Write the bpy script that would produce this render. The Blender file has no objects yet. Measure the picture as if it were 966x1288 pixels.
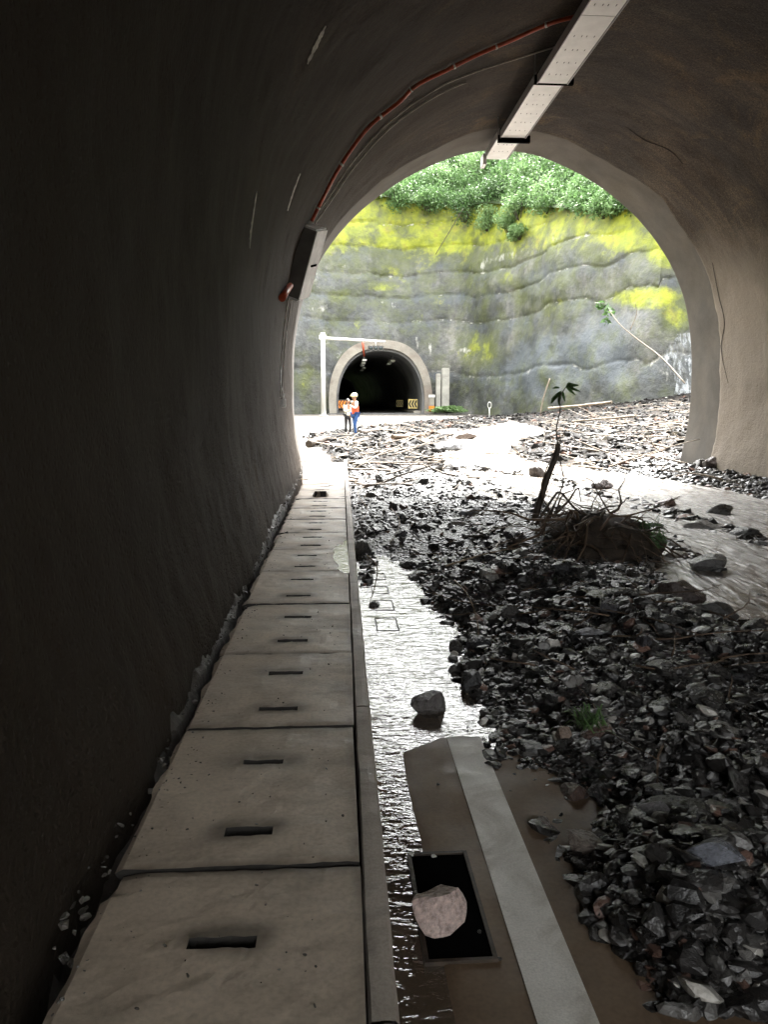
import bpy, bmesh, math, random
import numpy as np
from mathutils import Vector, Matrix, Euler
from mathutils.bvhtree import BVHTree
random.seed(7); RNG = np.random.default_rng(11)
S = bpy.context.scene
COL = S.collection
R = math.radians

# ------------------------------------------------------------------ camera
FOC = 960.0; EYE = 1.55
PITCH = math.atan(136/FOC); YAW = math.atan(62/FOC*math.cos(PITCH))
cd = bpy.data.cameras.new('camera'); cam = bpy.data.objects.new('camera', cd); COL.objects.link(cam)
cd.sensor_fit = 'VERTICAL'; cd.sensor_height = 24; cd.lens = FOC/1288*24
cd.clip_start = 0.05; cd.clip_end = 2000
cam.location = (0, 0, EYE); cam.rotation_euler = (R(90)-PITCH, 0, -YAW)
S.camera = cam
# ------------------------------------------------------------------ light
SUN_EL, SUN_ROT = R(62), R(25)
w = bpy.data.worlds.new('World'); S.world = w; w.use_nodes = True
nt = w.node_tree; nt.nodes.clear()
sky = nt.nodes.new('ShaderNodeTexSky'); sky.sky_type = 'NISHITA'; sky.sun_disc = False
sky.sun_elevation = SUN_EL; sky.sun_rotation = SUN_ROT; sky.air_density = 2.0; sky.dust_density = 6.0; sky.ozone_density = 1.0
hs = nt.nodes.new('ShaderNodeHueSaturation'); hs.inputs['Saturation'].default_value = 0.10   # overcast: grey sky
hs.inputs['Value'].default_value = 1.0
bg = nt.nodes.new('ShaderNodeBackground'); bg.inputs['Strength'].default_value = 0.15
out = nt.nodes.new('ShaderNodeOutputWorld')
nt.links.new(sky.outputs[0], hs.inputs['Color']); nt.links.new(hs.outputs[0], bg.inputs[0]); nt.links.new(bg.outputs[0], out.inputs[0])
sl = bpy.data.lights.new('sun', 'SUN'); sl.energy = 1.4; sl.angle = R(30); sl.color = (1, .97, .92)
so = bpy.data.objects.new('sun', sl); COL.objects.link(so)
so.rotation_euler = (R(90)-SUN_EL, 0, -SUN_ROT + R(180))
S.view_settings.view_transform = 'Standard'; S.view_settings.look = 'None'
S.view_settings.gamma = 1; S.view_settings.use_curve_mapping = False
S.view_settings.exposure = 3.6
S.cycles.max_bounces = 10; S.cycles.diffuse_bounces = 7; S.cycles.transparent_max_bounces = 12
S.cycles.sample_clamp_indirect = 6.0
S.cycles.caustics_reflective = False; S.cycles.caustics_refractive = False

# ------------------------------------------------------------------ maths helpers
CR = Vector((math.cos(YAW), -math.sin(YAW), 0))
CF = Vector((math.sin(YAW)*math.cos(PITCH), math.cos(YAW)*math.cos(PITCH), -math.sin(PITCH)))
CU = CR.cross(CF); EYEP = Vector((0, 0, EYE))
def sight(x, y):                       # direction in which a spot of the photograph lies
    return CF + CR*((x-483)/FOC) + CU*((644-y)/FOC)
def gb(y): return 0.01*max(0.0, y-17)  # the ground outside climbs gently
def ground_at(x, y, dz=0.0):
    d = sight(x, y); t = 5.0
    for _ in range(30):
        z = gb(t*d.y)+dz
        t = (z-EYE)/d.z if d.z < -1e-4 else 90
        t = min(t, 90)
    return EYEP + d*t
def at_y(x, y, Y): d = sight(x, y); return EYEP + d*(Y/d.y)
def seen(P):                           # photograph coordinates of points (n,3)
    V = np.asarray(P, float)-np.array(EYEP)
    f = V@np.array(CF); f = np.where(f > .01, f, np.nan)
    return 483+FOC*(V@np.array(CR))/f, 644-FOC*(V@np.array(CU))/f

def _hash(ix, iy, iz, seed):
    n = (ix*374761393 + iy*668265263 + iz*2147483647 + seed*974634777) & 0xffffffff
    n = ((n ^ (n >> 13))*1274126177) & 0xffffffff
    n = ((n ^ (n >> 16))*2246822519) & 0xffffffff
    return ((n ^ (n >> 15)) & 0xffff)/65535.0
def vnoise(P, scale, seed=0):
    P = np.asarray(P, float)*scale; i = np.floor(P).astype(np.int64); f = P-i; f = f*f*(3-2*f)
    r = 0
    for dx in (0, 1):
        for dy in (0, 1):
            for dz in (0, 1):
                wgt = (f[..., 0] if dx else 1-f[..., 0])*(f[..., 1] if dy else 1-f[..., 1])*(f[..., 2] if dz else 1-f[..., 2])
                r = r + wgt*_hash(i[..., 0]+dx, i[..., 1]+dy, i[..., 2]+dz, seed)
    return r*2-1
def fbm(P, scale, octs=4, seed=0):
    r = 0; a = 1.0; tot = 0
    for o in range(octs):
        r = r + a*vnoise(P, scale*2**o, seed+o*7); tot += a; a *= .5
    return r/tot
def P3(x, y, z=0):
    x, y = np.broadcast_arrays(np.asarray(x, float), np.asarray(y, float))
    return np.stack([x, y, np.broadcast_to(np.asarray(z, float), x.shape)], -1)

# ------------------------------------------------------------------ materials
def mat(name):
    m = bpy.data.materials.new(name); m.use_nodes = True
    return m, m.node_tree, m.node_tree.nodes['Principled BSDF']
def N(nt, t, **kw):
    n = nt.nodes.new(t)
    for k, v in kw.items():
        if k in n.inputs.keys() if hasattr(n.inputs, 'keys') else False: n.inputs[k].default_value = v
        else: setattr(n, k, v)
    return n
def ramp(nt, fac, stops, interp='LINEAR'):
    r = nt.nodes.new('ShaderNodeValToRGB'); r.color_ramp.interpolation = interp
    e = r.color_ramp.elements
    while len(e) < len(stops): e.new(.5)
    for i, (p, c) in enumerate(stops):
        e[i].position = p
        e[i].color = (c, c, c, 1) if isinstance(c, (int, float)) else (*c, 1)
    nt.links.new(fac, r.inputs[0]); return r.outputs[0]
def noise(nt, scale, detail=5, rough=.55, vec=None, dist=0.0, stretch=None, coord='Object'):
    n = nt.nodes.new('ShaderNodeTexNoise'); n.inputs['Scale'].default_value = scale
    n.inputs['Detail'].default_value = detail; n.inputs['Roughness'].default_value = rough
    n.inputs['Distortion'].default_value = dist
    if vec is None:
        tc = nt.nodes.new('ShaderNodeTexCoord'); vec = tc.outputs[coord]
    if stretch:
        mp = nt.nodes.new('ShaderNodeMapping'); mp.inputs['Scale'].default_value = stretch[:3]
        if len(stretch) > 3: mp.inputs['Rotation'].default_value = (0, 0, stretch[3])
        nt.links.new(vec, mp.inputs[0]); vec = mp.outputs[0]
    nt.links.new(vec, n.inputs['Vector']); return n.outputs['Fac']
def mix(nt, fac, a, b, mode='MIX'):
    m = nt.nodes.new('ShaderNodeMix'); m.data_type = 'RGBA'; m.blend_type = mode
    for s, v in ((0, fac), (6, a), (7, b)):
        if hasattr(v, 'is_output') or isinstance(v, bpy.types.NodeSocket): nt.links.new(v, m.inputs[s])
        else: m.inputs[s].default_value = v if s == 0 else (*v, 1)
    return m.outputs[2]
def math_(nt, op, a, b=0.0):
    m = nt.nodes.new('ShaderNodeMath'); m.operation = op
    for s, v in ((0, a), (1, b)):
        if isinstance(v, bpy.types.NodeSocket): nt.links.new(v, m.inputs[s])
        else: m.inputs[s].default_value = v
    return m.outputs[0]
def bump(nt, h, strength=.5, dist=.02, prev=None):
    b = nt.nodes.new('ShaderNodeBump'); b.inputs['Strength'].default_value = strength
    b.inputs['Distance'].default_value = dist; nt.links.new(h, b.inputs['Height'])
    if prev is not None: nt.links.new(prev, b.inputs['Normal'])
    return b.outputs[0]
def attr(nt, name):
    a = nt.nodes.new('ShaderNodeAttribute'); a.attribute_name = name; return a
def simple(name, col, rough=.6, metal=0.0, var=.25, scale=8, bmp=.15, bdist=.004):
    m, nt, b = mat(name)
    n = noise(nt, scale)
    c = ramp(nt, n, [(.3, tuple(v*(1-var) for v in col)), (.7, tuple(min(1, v*(1+var)) for v in col))])
    nt.links.new(c, b.inputs['Base Color']); b.inputs['Roughness'].default_value = rough; b.inputs['Metallic'].default_value = metal
    n2 = noise(nt, scale*6)
    nt.links.new(bump(nt, n2, bmp, bdist), b.inputs['Normal'])
    return m

# shotcrete lining
def m_lining():
    m, nt, b = mat('sprayed_concrete')
    base = ramp(nt, noise(nt, .6, 6, .6, dist=.4), [(.3, (.032, .021, .013)), (.5, (.062, .044, .030)), (.72, (.105, .078, .054))])
    streak = ramp(nt, noise(nt, 1.6, 4, .6, stretch=(.22, 1.3, .2), dist=1.2), [(.44, 0.0), (.62, 1.0)])
    c = mix(nt, math_(nt, 'MULTIPLY', streak, .6), base, (.028, .023, .02))
    ochre = ramp(nt, noise(nt, .9, 5, .6, dist=1.0), [(.56, 0.0), (.7, 1.0)])
    c = mix(nt, ramp(nt, noise(nt, .33, 5, .6, dist=.8), [(.45, 0.0), (.62, .6)]), c, (.022, .018, .015))
    c = mix(nt, math_(nt, 'MULTIPLY', ochre, .5), c, (.15, .095, .045))
    g = ramp(nt, noise(nt, 42, 3, .6), [(.3, .40), (.55, 1.0), (.72, 2.0)])
    c = mix(nt, 1.0, c, g, 'MULTIPLY')
    # mud-splashed, paler foot of the wall
    geo = nt.nodes.new('ShaderNodeNewGeometry'); sp = nt.nodes.new('ShaderNodeSeparateXYZ'); nt.links.new(geo.outputs['Position'], sp.inputs[0])
    low = nt.nodes.new('ShaderNodeMapRange'); nt.links.new(math_(nt, 'ADD', sp.outputs['Z'], math_(nt, 'MULTIPLY', noise(nt, 2.5), -.5)), low.inputs['Value'])
    low.inputs['From Min'].default_value = .35; low.inputs['From Max'].default_value = .05; low.inputs['To Min'].default_value = 0; low.inputs['To Max'].default_value = .8
    c = mix(nt, low.outputs[0], c, (.10, .075, .055))
    c = mix(nt, attr(nt, 'left_shade').outputs['Fac'], c, (.028, .0195, .0125))  # painted shade of the left wall, in the base colour
    wht = attr(nt, 'white').outputs['Fac']      # paler low on the right, towards the mouth
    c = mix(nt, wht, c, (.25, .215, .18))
    nt.links.new(c, b.inputs['Base Color'])
    b.inputs['Roughness'].default_value = .8; b.inputs['Specular IOR Level'].default_value = .22
    vor = nt.nodes.new('ShaderNodeTexVoronoi'); vor.inputs['Scale'].default_value = 36
    tc = nt.nodes.new('ShaderNodeTexCoord'); wv_ = nt.nodes.new('ShaderNodeTexNoise'); wv_.inputs['Scale'].default_value = 5; wv_.inputs['Detail'].default_value = 4; nt.links.new(tc.outputs['Object'], wv_.inputs['Vector'])
    va = nt.nodes.new('ShaderNodeVectorMath'); va.operation = 'MULTIPLY_ADD'; nt.links.new(wv_.outputs['Color'], va.inputs[0]); va.inputs[1].default_value = (.10, .10, .10); nt.links.new(tc.outputs['Object'], va.inputs[2]); nt.links.new(va.outputs[0], vor.inputs['Vector'])
    b1 = bump(nt, noise(nt, 9, 8, .7), .8, .035)
    b2 = bump(nt, ramp(nt, vor.outputs['Distance'], [(.0, 0.0), (.45, 1.0)]), .7, .009, b1)
    nt.links.new(b2, b.inputs['Normal'])
    return m
def m_concrete(name, dark, light, scale=3, bmp=.35, rough=(.45, .8), stain=(.05, .042, .035), stain_amt=.5):
    m, nt, b = mat(name)
    c = ramp(nt, noise(nt, scale, 6, .6, dist=.3), [(.3, dark), (.7, light)])
    st = ramp(nt, noise(nt, scale*.6, 5, .65, dist=1.2), [(.48, 0.0), (.66, 1.0)])
    c = mix(nt, math_(nt, 'MULTIPLY', st, stain_amt), c, stain)
    sp = ramp(nt, noise(nt, scale*30, 2, .5), [(.3, .88), (.62, 1.06)])
    c = mix(nt, 1.0, c, sp, 'MULTIPLY')
    if name == 'slab_concrete':
        c = mix(nt, math_(nt, 'MULTIPLY', attr(nt, 'dirt').outputs['Fac'], .7), c, (.06, .045, .033))
    nt.links.new(c, b.inputs['Base Color'])
    nt.links.new(ramp(nt, noise(nt, scale*1.3, 4), [(.35, rough[0]), (.65, rough[1])]), b.inputs['Roughness'])
    b1 = bump(nt, noise(nt, scale*6, 7, .65), bmp, .012)
    nt.links.new(bump(nt, noise(nt, scale*40, 3, .6), bmp, .003, b1), b.inputs['Normal'])
    return m
def m_stone(name='wet_stone', gain=1.0, ra=.18, rb=.42, spec=.62):
    m, nt, b = mat(name)
    a = attr(nt, 'tone')
    b.inputs['Specular IOR Level'].default_value = spec
    v = ramp(nt, noise(nt, 14, 6, .65), [(.3, .55*gain), (.7, 1.5*gain)])
    c = mix(nt, 1.0, a.outputs['Color'], v, 'MULTIPLY')
    nt.links.new(c, b.inputs['Base Color'])
    nt.links.new(ramp(nt, noise(nt, 10, 3), [(.35, ra), (.65, rb)]), b.inputs['Roughness'])
    b1 = bump(nt, noise(nt, 9, 6, .7), .6, .03)
    nt.links.new(bump(nt, noise(nt, 60, 3, .6), .5, .004, b1), b.inputs['Normal'])
    return m
def m_mud(name='wet_gravelly_mud', rr=.38, sp=.5):
    m, nt, b = mat(name); b.inputs['Specular IOR Level'].default_value = sp
    c = ramp(nt, noise(nt, 5, 6, .7), [(.3, (.018, .015, .013)), (.6, (.05, .042, .036)), (.8, (.10, .085, .07))])
    vor = nt.nodes.new('ShaderNodeTexVoronoi'); vor.inputs['Scale'].default_value = 34
    tc = nt.nodes.new('ShaderNodeTexCoord'); nt.links.new(tc.outputs['Object'], vor.inputs['Vector'])
    c2 = mix(nt, .5, c, vor.outputs['Color'], 'MULTIPLY')
    nt.links.new(c2, b.inputs['Base Color']); b.inputs['Roughness'].default_value = rr
    b1 = bump(nt, vor.outputs['Distance'], 1.0, .03)
    nt.links.new(bump(nt, noise(nt, 25, 5, .7), .8, .02, b1), b.inputs['Normal'])
    return m
def m_cliff():
    m, nt, b = mat('mossy_shotcrete')
    tc = nt.nodes.new('ShaderNodeTexCoord').outputs['Object']
    base = ramp(nt, noise(nt, .22, 7, .65, tc, dist=.6), [(.3, (.034, .038, .038)), (.5, (.082, .085, .082)), (.72, (.22, .21, .185))])
    drip = ramp(nt, noise(nt, .5, 6, .65, tc, stretch=(1, 1, .16)), [(.42, 0.0), (.66, 1.0)])
    c = mix(nt, math_(nt, 'MULTIPLY', drip, .65), base, (.032, .034, .03))
    fine = ramp(nt, noise(nt, 2.4, 5, .65, tc), [(.3, .65), (.7, 1.35)])
    c = mix(nt, 1.0, c, fine, 'MULTIPLY')
    sp = nt.nodes.new('ShaderNodeSeparateColor'); nt.links.new(attr(nt, 'wear_and_light').outputs['Color'], sp.inputs[0])
    # wear: R moss, G white bloom and painted lit lips, B blue-grey wet and bands under lips
    def masked(ch, sc, lo, hi, stretch=None):
        n = noise(nt, sc, 6, .7, tc, stretch=stretch)
        s = math_(nt, 'ADD', ch, math_(nt, 'MULTIPLY', math_(nt, 'SUBTRACT', n, .5), 1.3))
        return ramp(nt, s, [(lo, 0.0), (hi, 1.0)])
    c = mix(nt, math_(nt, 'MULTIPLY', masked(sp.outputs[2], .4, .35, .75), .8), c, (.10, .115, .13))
    dull = masked(sp.outputs[0], .5, .18, .55)
    c = mix(nt, math_(nt, 'MULTIPLY', dull, .75), c, (.10, .115, .03))
    yel = masked(sp.outputs[0], .55, .48, .75)
    ycol = ramp(nt, noise(nt, .8, 5, .6, tc), [(.35, (.18, .21, .02)), (.55, (.33, .36, .02)), (.7, (.29, .25, .04))])
    c = mix(nt, math_(nt, 'MULTIPLY', yel, .9), c, ycol)
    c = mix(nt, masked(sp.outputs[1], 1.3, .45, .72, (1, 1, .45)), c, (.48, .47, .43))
    nt.links.new(c, b.inputs['Base Color']); b.inputs['Roughness'].default_value = .55
    b1 = bump(nt, noise(nt, .9, 8, .7, tc), .7, .3)
    nt.links.new(bump(nt, noise(nt, 8, 4, .7, tc), .5, .05, b1), b.inputs['Normal'])
    return m
def m_leaf(name, cols):
    m, nt, b = mat(name)
    a = attr(nt, 'tone')
    b.inputs['Specular IOR Level'].default_value = .25; c = ramp(nt, a.outputs['Fac'], [(i/(len(cols)-1), cc) for i, cc in enumerate(cols)])
    nt.links.new(c, b.inputs['Base Color']); b.inputs['Roughness'].default_value = .5
    tr = nt.nodes.new('ShaderNodeBsdfTranslucent'); nt.links.new(c, tr.inputs[0])
    ms = nt.nodes.new('ShaderNodeMixShader'); ms.inputs[0].default_value = .3
    nt.links.new(b.outputs[0], ms.inputs[1]); nt.links.new(tr.outputs[0], ms.inputs[2])
    nt.links.new(ms.outputs[0], nt.nodes['Material Output'].inputs[0])
    return m
def m_clear_water():
    m, nt, b = mat('shallow_brown_water'); nt.nodes.remove(b)
    tc = nt.nodes.new('ShaderNodeTexCoord').outputs['Object']
    h = noise(nt, 15, 3, .5, tc, stretch=(1, 2.2, 1), dist=.4)
    h2 = noise(nt, 45, 2, .5, tc, stretch=(1, 1.6, 1))
    ga = attr(nt, 'choppy').outputs['Fac']
    hh = math_(nt, 'ADD', math_(nt, 'MULTIPLY', h, 1.0), math_(nt, 'MULTIPLY', h2, .2))
    hh = math_(nt, 'MULTIPLY', hh, math_(nt, 'ADD', math_(nt, 'MULTIPLY', ga, 3.0), .05))
    nb = bump(nt, hh, .5, .0045)
    gl = nt.nodes.new('ShaderNodeBsdfGlossy'); nt.links.new(math_(nt, 'ADD', math_(nt, 'MULTIPLY', ga, .05), .03), gl.inputs['Roughness']); nt.links.new(nb, gl.inputs['Normal'])
    tr = nt.nodes.new('ShaderNodeBsdfTransparent'); tr.inputs[0].default_value = (.82, .72, .6, 1)
    df = nt.nodes.new('ShaderNodeBsdfDiffuse'); df.inputs[0].default_value = (.20, .15, .105, 1)
    m0 = nt.nodes.new('ShaderNodeMixShader'); m0.inputs[0].default_value = .5; nt.links.new(tr.outputs[0], m0.inputs[1]); nt.links.new(df.outputs[0], m0.inputs[2])
    fr = nt.nodes.new('ShaderNodeFresnel'); fr.inputs['IOR'].default_value = 2.2; nt.links.new(nb, fr.inputs['Normal'])
    ms = nt.nodes.new('ShaderNodeMixShader'); nt.links.new(fr.outputs[0], ms.inputs[0])
    nt.links.new(m0.outputs[0], ms.inputs[1]); nt.links.new(gl.outputs[0], ms.inputs[2])
    nt.links.new(ms.outputs[0], nt.nodes['Material Output'].inputs[0])
    return m
def m_stream():
    m, nt, b = mat('muddy_stream_water')
    tc = nt.nodes.new('ShaderNodeTexCoord').outputs['Object']
    rot = R(-14)
    streak = noise(nt, 1.0, 6, .62, tc, dist=.6, stretch=(7, .9, 1, rot))
    fo = ramp(nt, streak, [(.46, 0.0), (.58, 1.0)])
    ch = attr(nt, 'choppy').outputs['Fac']
    fo = math_(nt, 'MULTIPLY', fo, ch)
    base = ramp(nt, noise(nt, 2, 3), [(.3, (.145, .115, .09)), (.7, (.20, .165, .13))])
    c = mix(nt, fo, base, (.44, .42, .39))
    nt.links.new(c, b.inputs['Base Color'])
    nt.links.new(ramp(nt, fo, [(0, .12), (1, .6)]), b.inputs['Roughness'])
    b.inputs['IOR'].default_value = 1.4
    h = noise(nt, 1, 5, .6, tc, dist=.5, stretch=(16, 4, 1, rot))
    h = math_(nt, 'MULTIPLY', h, math_(nt, 'ADD', ch, .12))
    b1 = bump(nt, h, 1.0, .07)
    nt.links.new(bump(nt, streak, .7, .05, b1), b.inputs['Normal'])
    return m
M = {}
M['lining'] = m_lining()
M['ring'] = m_concrete('portal_concrete', (.06, .053, .046), (.10, .086, .07), 1.4, .3, (.75, .9), stain_amt=.3)
M['slab'] = m_concrete('slab_concrete', (.49, .395, .30), (.68, .565, .44), 2.2, .22, (.4, .75), (.17, .13, .10), .5)
M['grime_shade'] = simple('joint_grime_shade', (.02, .017, .014), .8, scale=20, var=.4)
M['mortar'] = m_concrete('old_mortar', (.03, .025, .021), (.11, .092, .076), 7, .9)
M['kerb'] = m_concrete('kerb_concrete', (.36, .31, .255), (.52, .45, .38), 4, .35)
M['road'] = m_concrete('muddy_road', (.16, .115, .075), (.235, .175, .12), 2.5, .25, (.4, .7), (.10, .07, .045), .4)
M['silt'] = m_concrete('wet_silt', (.13, .085, .05), (.19, .13, .08), 2.5, .25, (.55, .8), (.06, .042, .028), .4)
M['paint'] = m_concrete('worn_lane_paint', (.66, .63, .57), (.82, .79, .73), 5, .3, stain=(.34, .29, .22), stain_amt=.5)
M['outroad'] = m_concrete('silty_road', (.045, .04, .034), (.10, .09, .077), .5, .6, (.5, .8), stain=(.07, .06, .05), stain_amt=.6)
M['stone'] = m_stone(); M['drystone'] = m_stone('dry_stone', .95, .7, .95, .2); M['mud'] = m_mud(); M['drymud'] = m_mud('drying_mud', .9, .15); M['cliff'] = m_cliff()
M['pool'] = m_clear_water(); M['stream'] = m_stream()
M['leaf'] = m_leaf('green_leaves', [(.03, .055, .02), (.07, .135, .045), (.12, .21, .075), (.19, .29, .12)])
M['earth'] = simple('hill_earth', (.04, .06, .02), .9, scale=.6, var=.5)
M['bark'] = simple('wet_bark', (.045, .032, .022), .6, scale=20, var=.5, bmp=.5)
M['root'] = simple('rootlets', (.10, .065, .04), .7, scale=15, var=.5)
M['palewood'] = simple('bleached_wood', (.22, .18, .14), .7, scale=9, var=.4)
M['galv'] = simple('galvanised_steel', (.80, .80, .78), .4, .0, var=.08, scale=5, bmp=.05)
M['galv_side'] = simple('shaded_side_steel', (.30, .29, .29), .5, .2, var=.2, scale=5, bmp=.05)  # darker copy of the steel: shade of the tray sides painted in
M['black'] = simple('black_gap', (.004, .004, .004), .95); M['black'].node_tree.nodes['Principled BSDF'].inputs['Specular IOR Level'].default_value = 0
M['orange'] = simple('orange_conduit', (.42, .065, .022), .35, scale=12, var=.3)
M['cable'] = simple('grey_cable', (.36, .33, .29), .5, scale=12)
M['boxgrey'] = simple('grey_box_paint', (.85, .85, .85), .45, scale=6, var=.15)
M['white'] = simple('white_paint', (.66, .66, .64), .5, scale=3, var=.06)
M['portal2'] = m_concrete('weathered_portal', (.20, .18, .155), (.36, .33, .28), .5, .3, stain=(.12, .07, .05), stain_amt=.5)
M['lin2'] = m_concrete('tunnel_lining_grey', (.12, .12, .125), (.2, .2, .2), .4, .3)
M['signblack'] = simple('sign_black', (.015, .015, .015), .5); M['signorange'] = simple('sign_orange', (.75, .22, .02), .5, var=.1)
M['signyellow'] = simple('sign_yellow', (.70, .55, .20), .5, var=.1)
M['dark_steel'] = simple('dark_steel', (.14, .135, .13), .5, scale=5)
M['lens'] = simple('dark_lens', (.02, .03, .03), .15)

# ------------------------------------------------------------------ object helpers
def link(name, me, parent=None, loc=None, rot=None, scale=None):
    o = bpy.data.objects.new(name, me); COL.objects.link(o)
    if parent: o.parent = parent
    if loc is not None: o.location = loc
    if rot is not None: o.rotation_euler = rot
    if scale is not None: o.scale = scale
    return o
def tag(o, label=None, cat=None, group=None, kind=None):
    if label: o['label'] = label
    if cat: o['category'] = cat
    if group: o['group'] = group
    if kind: o['kind'] = kind
    return o
def empty(name, loc, label, cat, group=None, rz=0):
    o = bpy.data.objects.new(name, None); COL.objects.link(o); o.location = loc; o.rotation_euler = (0, 0, rz)
    o.empty_display_size = .1
    return tag(o, label, cat, group)
def npmesh(name, V, F, m, smooth=False, uv=None):
    V = np.asarray(V, np.float32); F = np.asarray(F, np.int32); k = F.shape[1]
    me = bpy.data.meshes.new(name); me.vertices.add(len(V)); me.vertices.foreach_set('co', V.ravel())
    me.loops.add(F.size); me.loops.foreach_set('vertex_index', F.ravel())
    me.polygons.add(len(F)); me.polygons.foreach_set('loop_start', np.arange(0, F.size, k, dtype=np.int32))
    me.update(calc_edges=True)
    me.polygons.foreach_set('use_smooth', np.full(len(F), smooth)); me.materials.append(m)
    return me
def vcol(me, name, A):
    A = np.asarray(A, np.float32); n = len(me.vertices)
    if A.ndim == 1: A = np.stack([A]*3, -1)
    C = np.ones((n, 4), np.float32); C[:, :3] = A
    at = me.color_attributes.new(name, 'FLOAT_COLOR', 'POINT'); at.data.foreach_set('color', C.ravel())
def gridfaces(nu, nv, closed=False):
    i, j = np.meshgrid(np.arange(nu if closed else nu-1), np.arange(nv-1), indexing='ij')
    a = (i*nv+j).ravel(); b = (((i+1) % nu)*nv+j).ravel()
    return np.stack([a, b, b+1, a+1], -1)
class MB:
    """collects simple shapes into ONE mesh"""
    def __init__(s): s.bm = bmesh.new()
    def box(s, c, d, rot=None, bev=0.0):
        r = bmesh.ops.create_cube(s.bm, size=1.0)
        Mx = Matrix.Translation(c) @ (rot.to_matrix().to_4x4() if rot else Matrix()) @ Matrix.Diagonal((*d, 1))
        bmesh.ops.transform(s.bm, matrix=Mx, verts=r['verts'])
        if bev:
            es = list({e for v in r['verts'] for e in v.link_edges})
            bmesh.ops.bevel(s.bm, geom=es, offset=bev, segments=2, affect='EDGES')
        return s
    def tube(s, pts, rad, seg=7, caps=True):
        pts = [Vector(p) for p in pts]; n = len(pts)
        rads = rad if isinstance(rad, (list, tuple)) else [rad]*n
        rings = []; up = Vector((0, 0, 1)); prev = None
        for i, p in enumerate(pts):
            t = (pts[min(i+1, n-1)]-pts[max(i-1, 0)]).normalized()
            if prev is None:
                a = t.cross(up if abs(t.z) < .9 else Vector((1, 0, 0))).normalized()
            else:
                a = (prev - t*prev.dot(t)).normalized()
            prev = a; b = t.cross(a)
            rings.append([s.bm.verts.new(p+(a*math.cos(q)+b*math.sin(q))*rads[i]) for q in [2*math.pi*k/seg for k in range(seg)]])
        for A, B in zip(rings, rings[1:]):
            for k in range(seg): s.bm.faces.new((A[k], A[(k+1) % seg], B[(k+1) % seg], B[k])).smooth = True
        if caps:
            s.bm.faces.new(rings[0][::-1]); s.bm.faces.new(rings[-1])
        return s
    def ball(s, c, d, sub=2, rot=None, jit=0.0, seed=0):
        r = bmesh.ops.create_icosphere(s.bm, subdivisions=sub, radius=.5)
        if jit:
            co = np.array([v.co for v in r['verts']]); nn = fbm(co+seed*3.1, 3, 3, seed)
            for v, k in zip(r['verts'], nn): v.co *= 1+jit*k
        Mx = Matrix.Translation(c) @ (rot.to_matrix().to_4x4() if rot else Matrix()) @ Matrix.Diagonal((*d, 1))
        bmesh.ops.transform(s.bm, matrix=Mx, verts=r['verts'])
        for v in r['verts']:
            for f in v.link_faces: f.smooth = True
        return s
    def poly(s, pts, depth=None):
        vs = [s.bm.verts.new(p) for p in pts]; f = s.bm.faces.new(vs)
        if depth is not None:
            r = bmesh.ops.extrude_face_region(s.bm, geom=[f])
            bmesh.ops.translate(s.bm, vec=Vector(depth), verts=[g for g in r['geom'] if isinstance(g, bmesh.types.BMVert)])
        return s
    def mesh(s, name, m):
        bmesh.ops.recalc_face_normals(s.bm, faces=s.bm.faces)
        me = bpy.data.meshes.new(name); s.bm.to_mesh(me); s.bm.free(); me.materials.append(m); return me
    def build(s, name, m, parent=None, **kw): return link(name, s.mesh(name, m), parent, **kw)
def spline(pts, n):
    P = np.asarray(pts, float); k = len(P); t = np.linspace(0, k-1-1e-6, n); i = t.astype(int); f = (t-i)[:, None]
    g = lambda j: P[np.clip(j, 0, k-1)]
    a, b, c, d = g(i-1), g(i), g(i+1), g(i+2)
    return .5*((2*b)+(-a+c)*f+(2*a-5*b+4*c-d)*f**2+(-a+3*b-3*c+d)*f**3)

# ================================================================== NEAR TUNNEL
CX = 3.47
HALF = [(4.13, -.12), (4.16, .36), (4.27, 1.0), (4.31, 1.68), (4.27, 2.7), (4.09, 3.65), (3.8, 4.33), (3.42, 4.9), (2.98, 5.38), (2.5, 5.77), (1.95, 6.13), (1.35, 6.42), (.7, 6.64), (0, 6.71)]
prof_c = [(CX-a, z) for a, z in HALF] + [(CX+a, z) for a, z in HALF[:-1][::-1]]
def profile(n, grow=0.0):
    P = spline(prof_c, n); T = np.gradient(P, axis=0); T /= np.linalg.norm(T, axis=1)[:, None]
    Nn = np.stack([-T[:, 1], T[:, 0]], -1)      # outward
    return P+Nn*grow, Nn
Y_BACK, Y_RING, Y_OUT = -8.0, 15.1, 16.5  # rear end left open behind the camera, unseen, to add fill light
tun = empty('road_tunnel', (CX, Y_OUT, 0), 'rough dark shotcrete road tunnel that the photograph looks out of', 'tunnel')
inv = Matrix.Translation(-tun.location)
def tpart(o): o.parent = tun; o.matrix_parent_inverse = inv; return o
NP = 170
ys = np.concatenate([np.linspace(Y_BACK, 0, 60)[:-1], np.linspace(0, Y_RING+.12, 260)])
P, Nn = profile(NP)
U, Yg = np.meshgrid(np.arange(NP), ys, indexing='ij')
pos = np.stack([P[U][..., 0], Yg, P[U][..., 1]], -1)
nrm = np.stack([Nn[U][..., 0], np.zeros_like(Yg), Nn[U][..., 1]], -1)
disp = .055*fbm(pos, .7, 3, 3)+.022*fbm(pos, 4.0, 3, 5)
low = np.clip(1-pos[..., 2]/1.6, 0, 1)
disp += low*.026*fbm(pos, 9, 3, 9)
endw = np.clip((Yg-(Y_RING-.3))/.3, 0, 1)
last = Yg >= Y_RING+.11
pos = pos - nrm*(disp+.0)[..., None]
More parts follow.
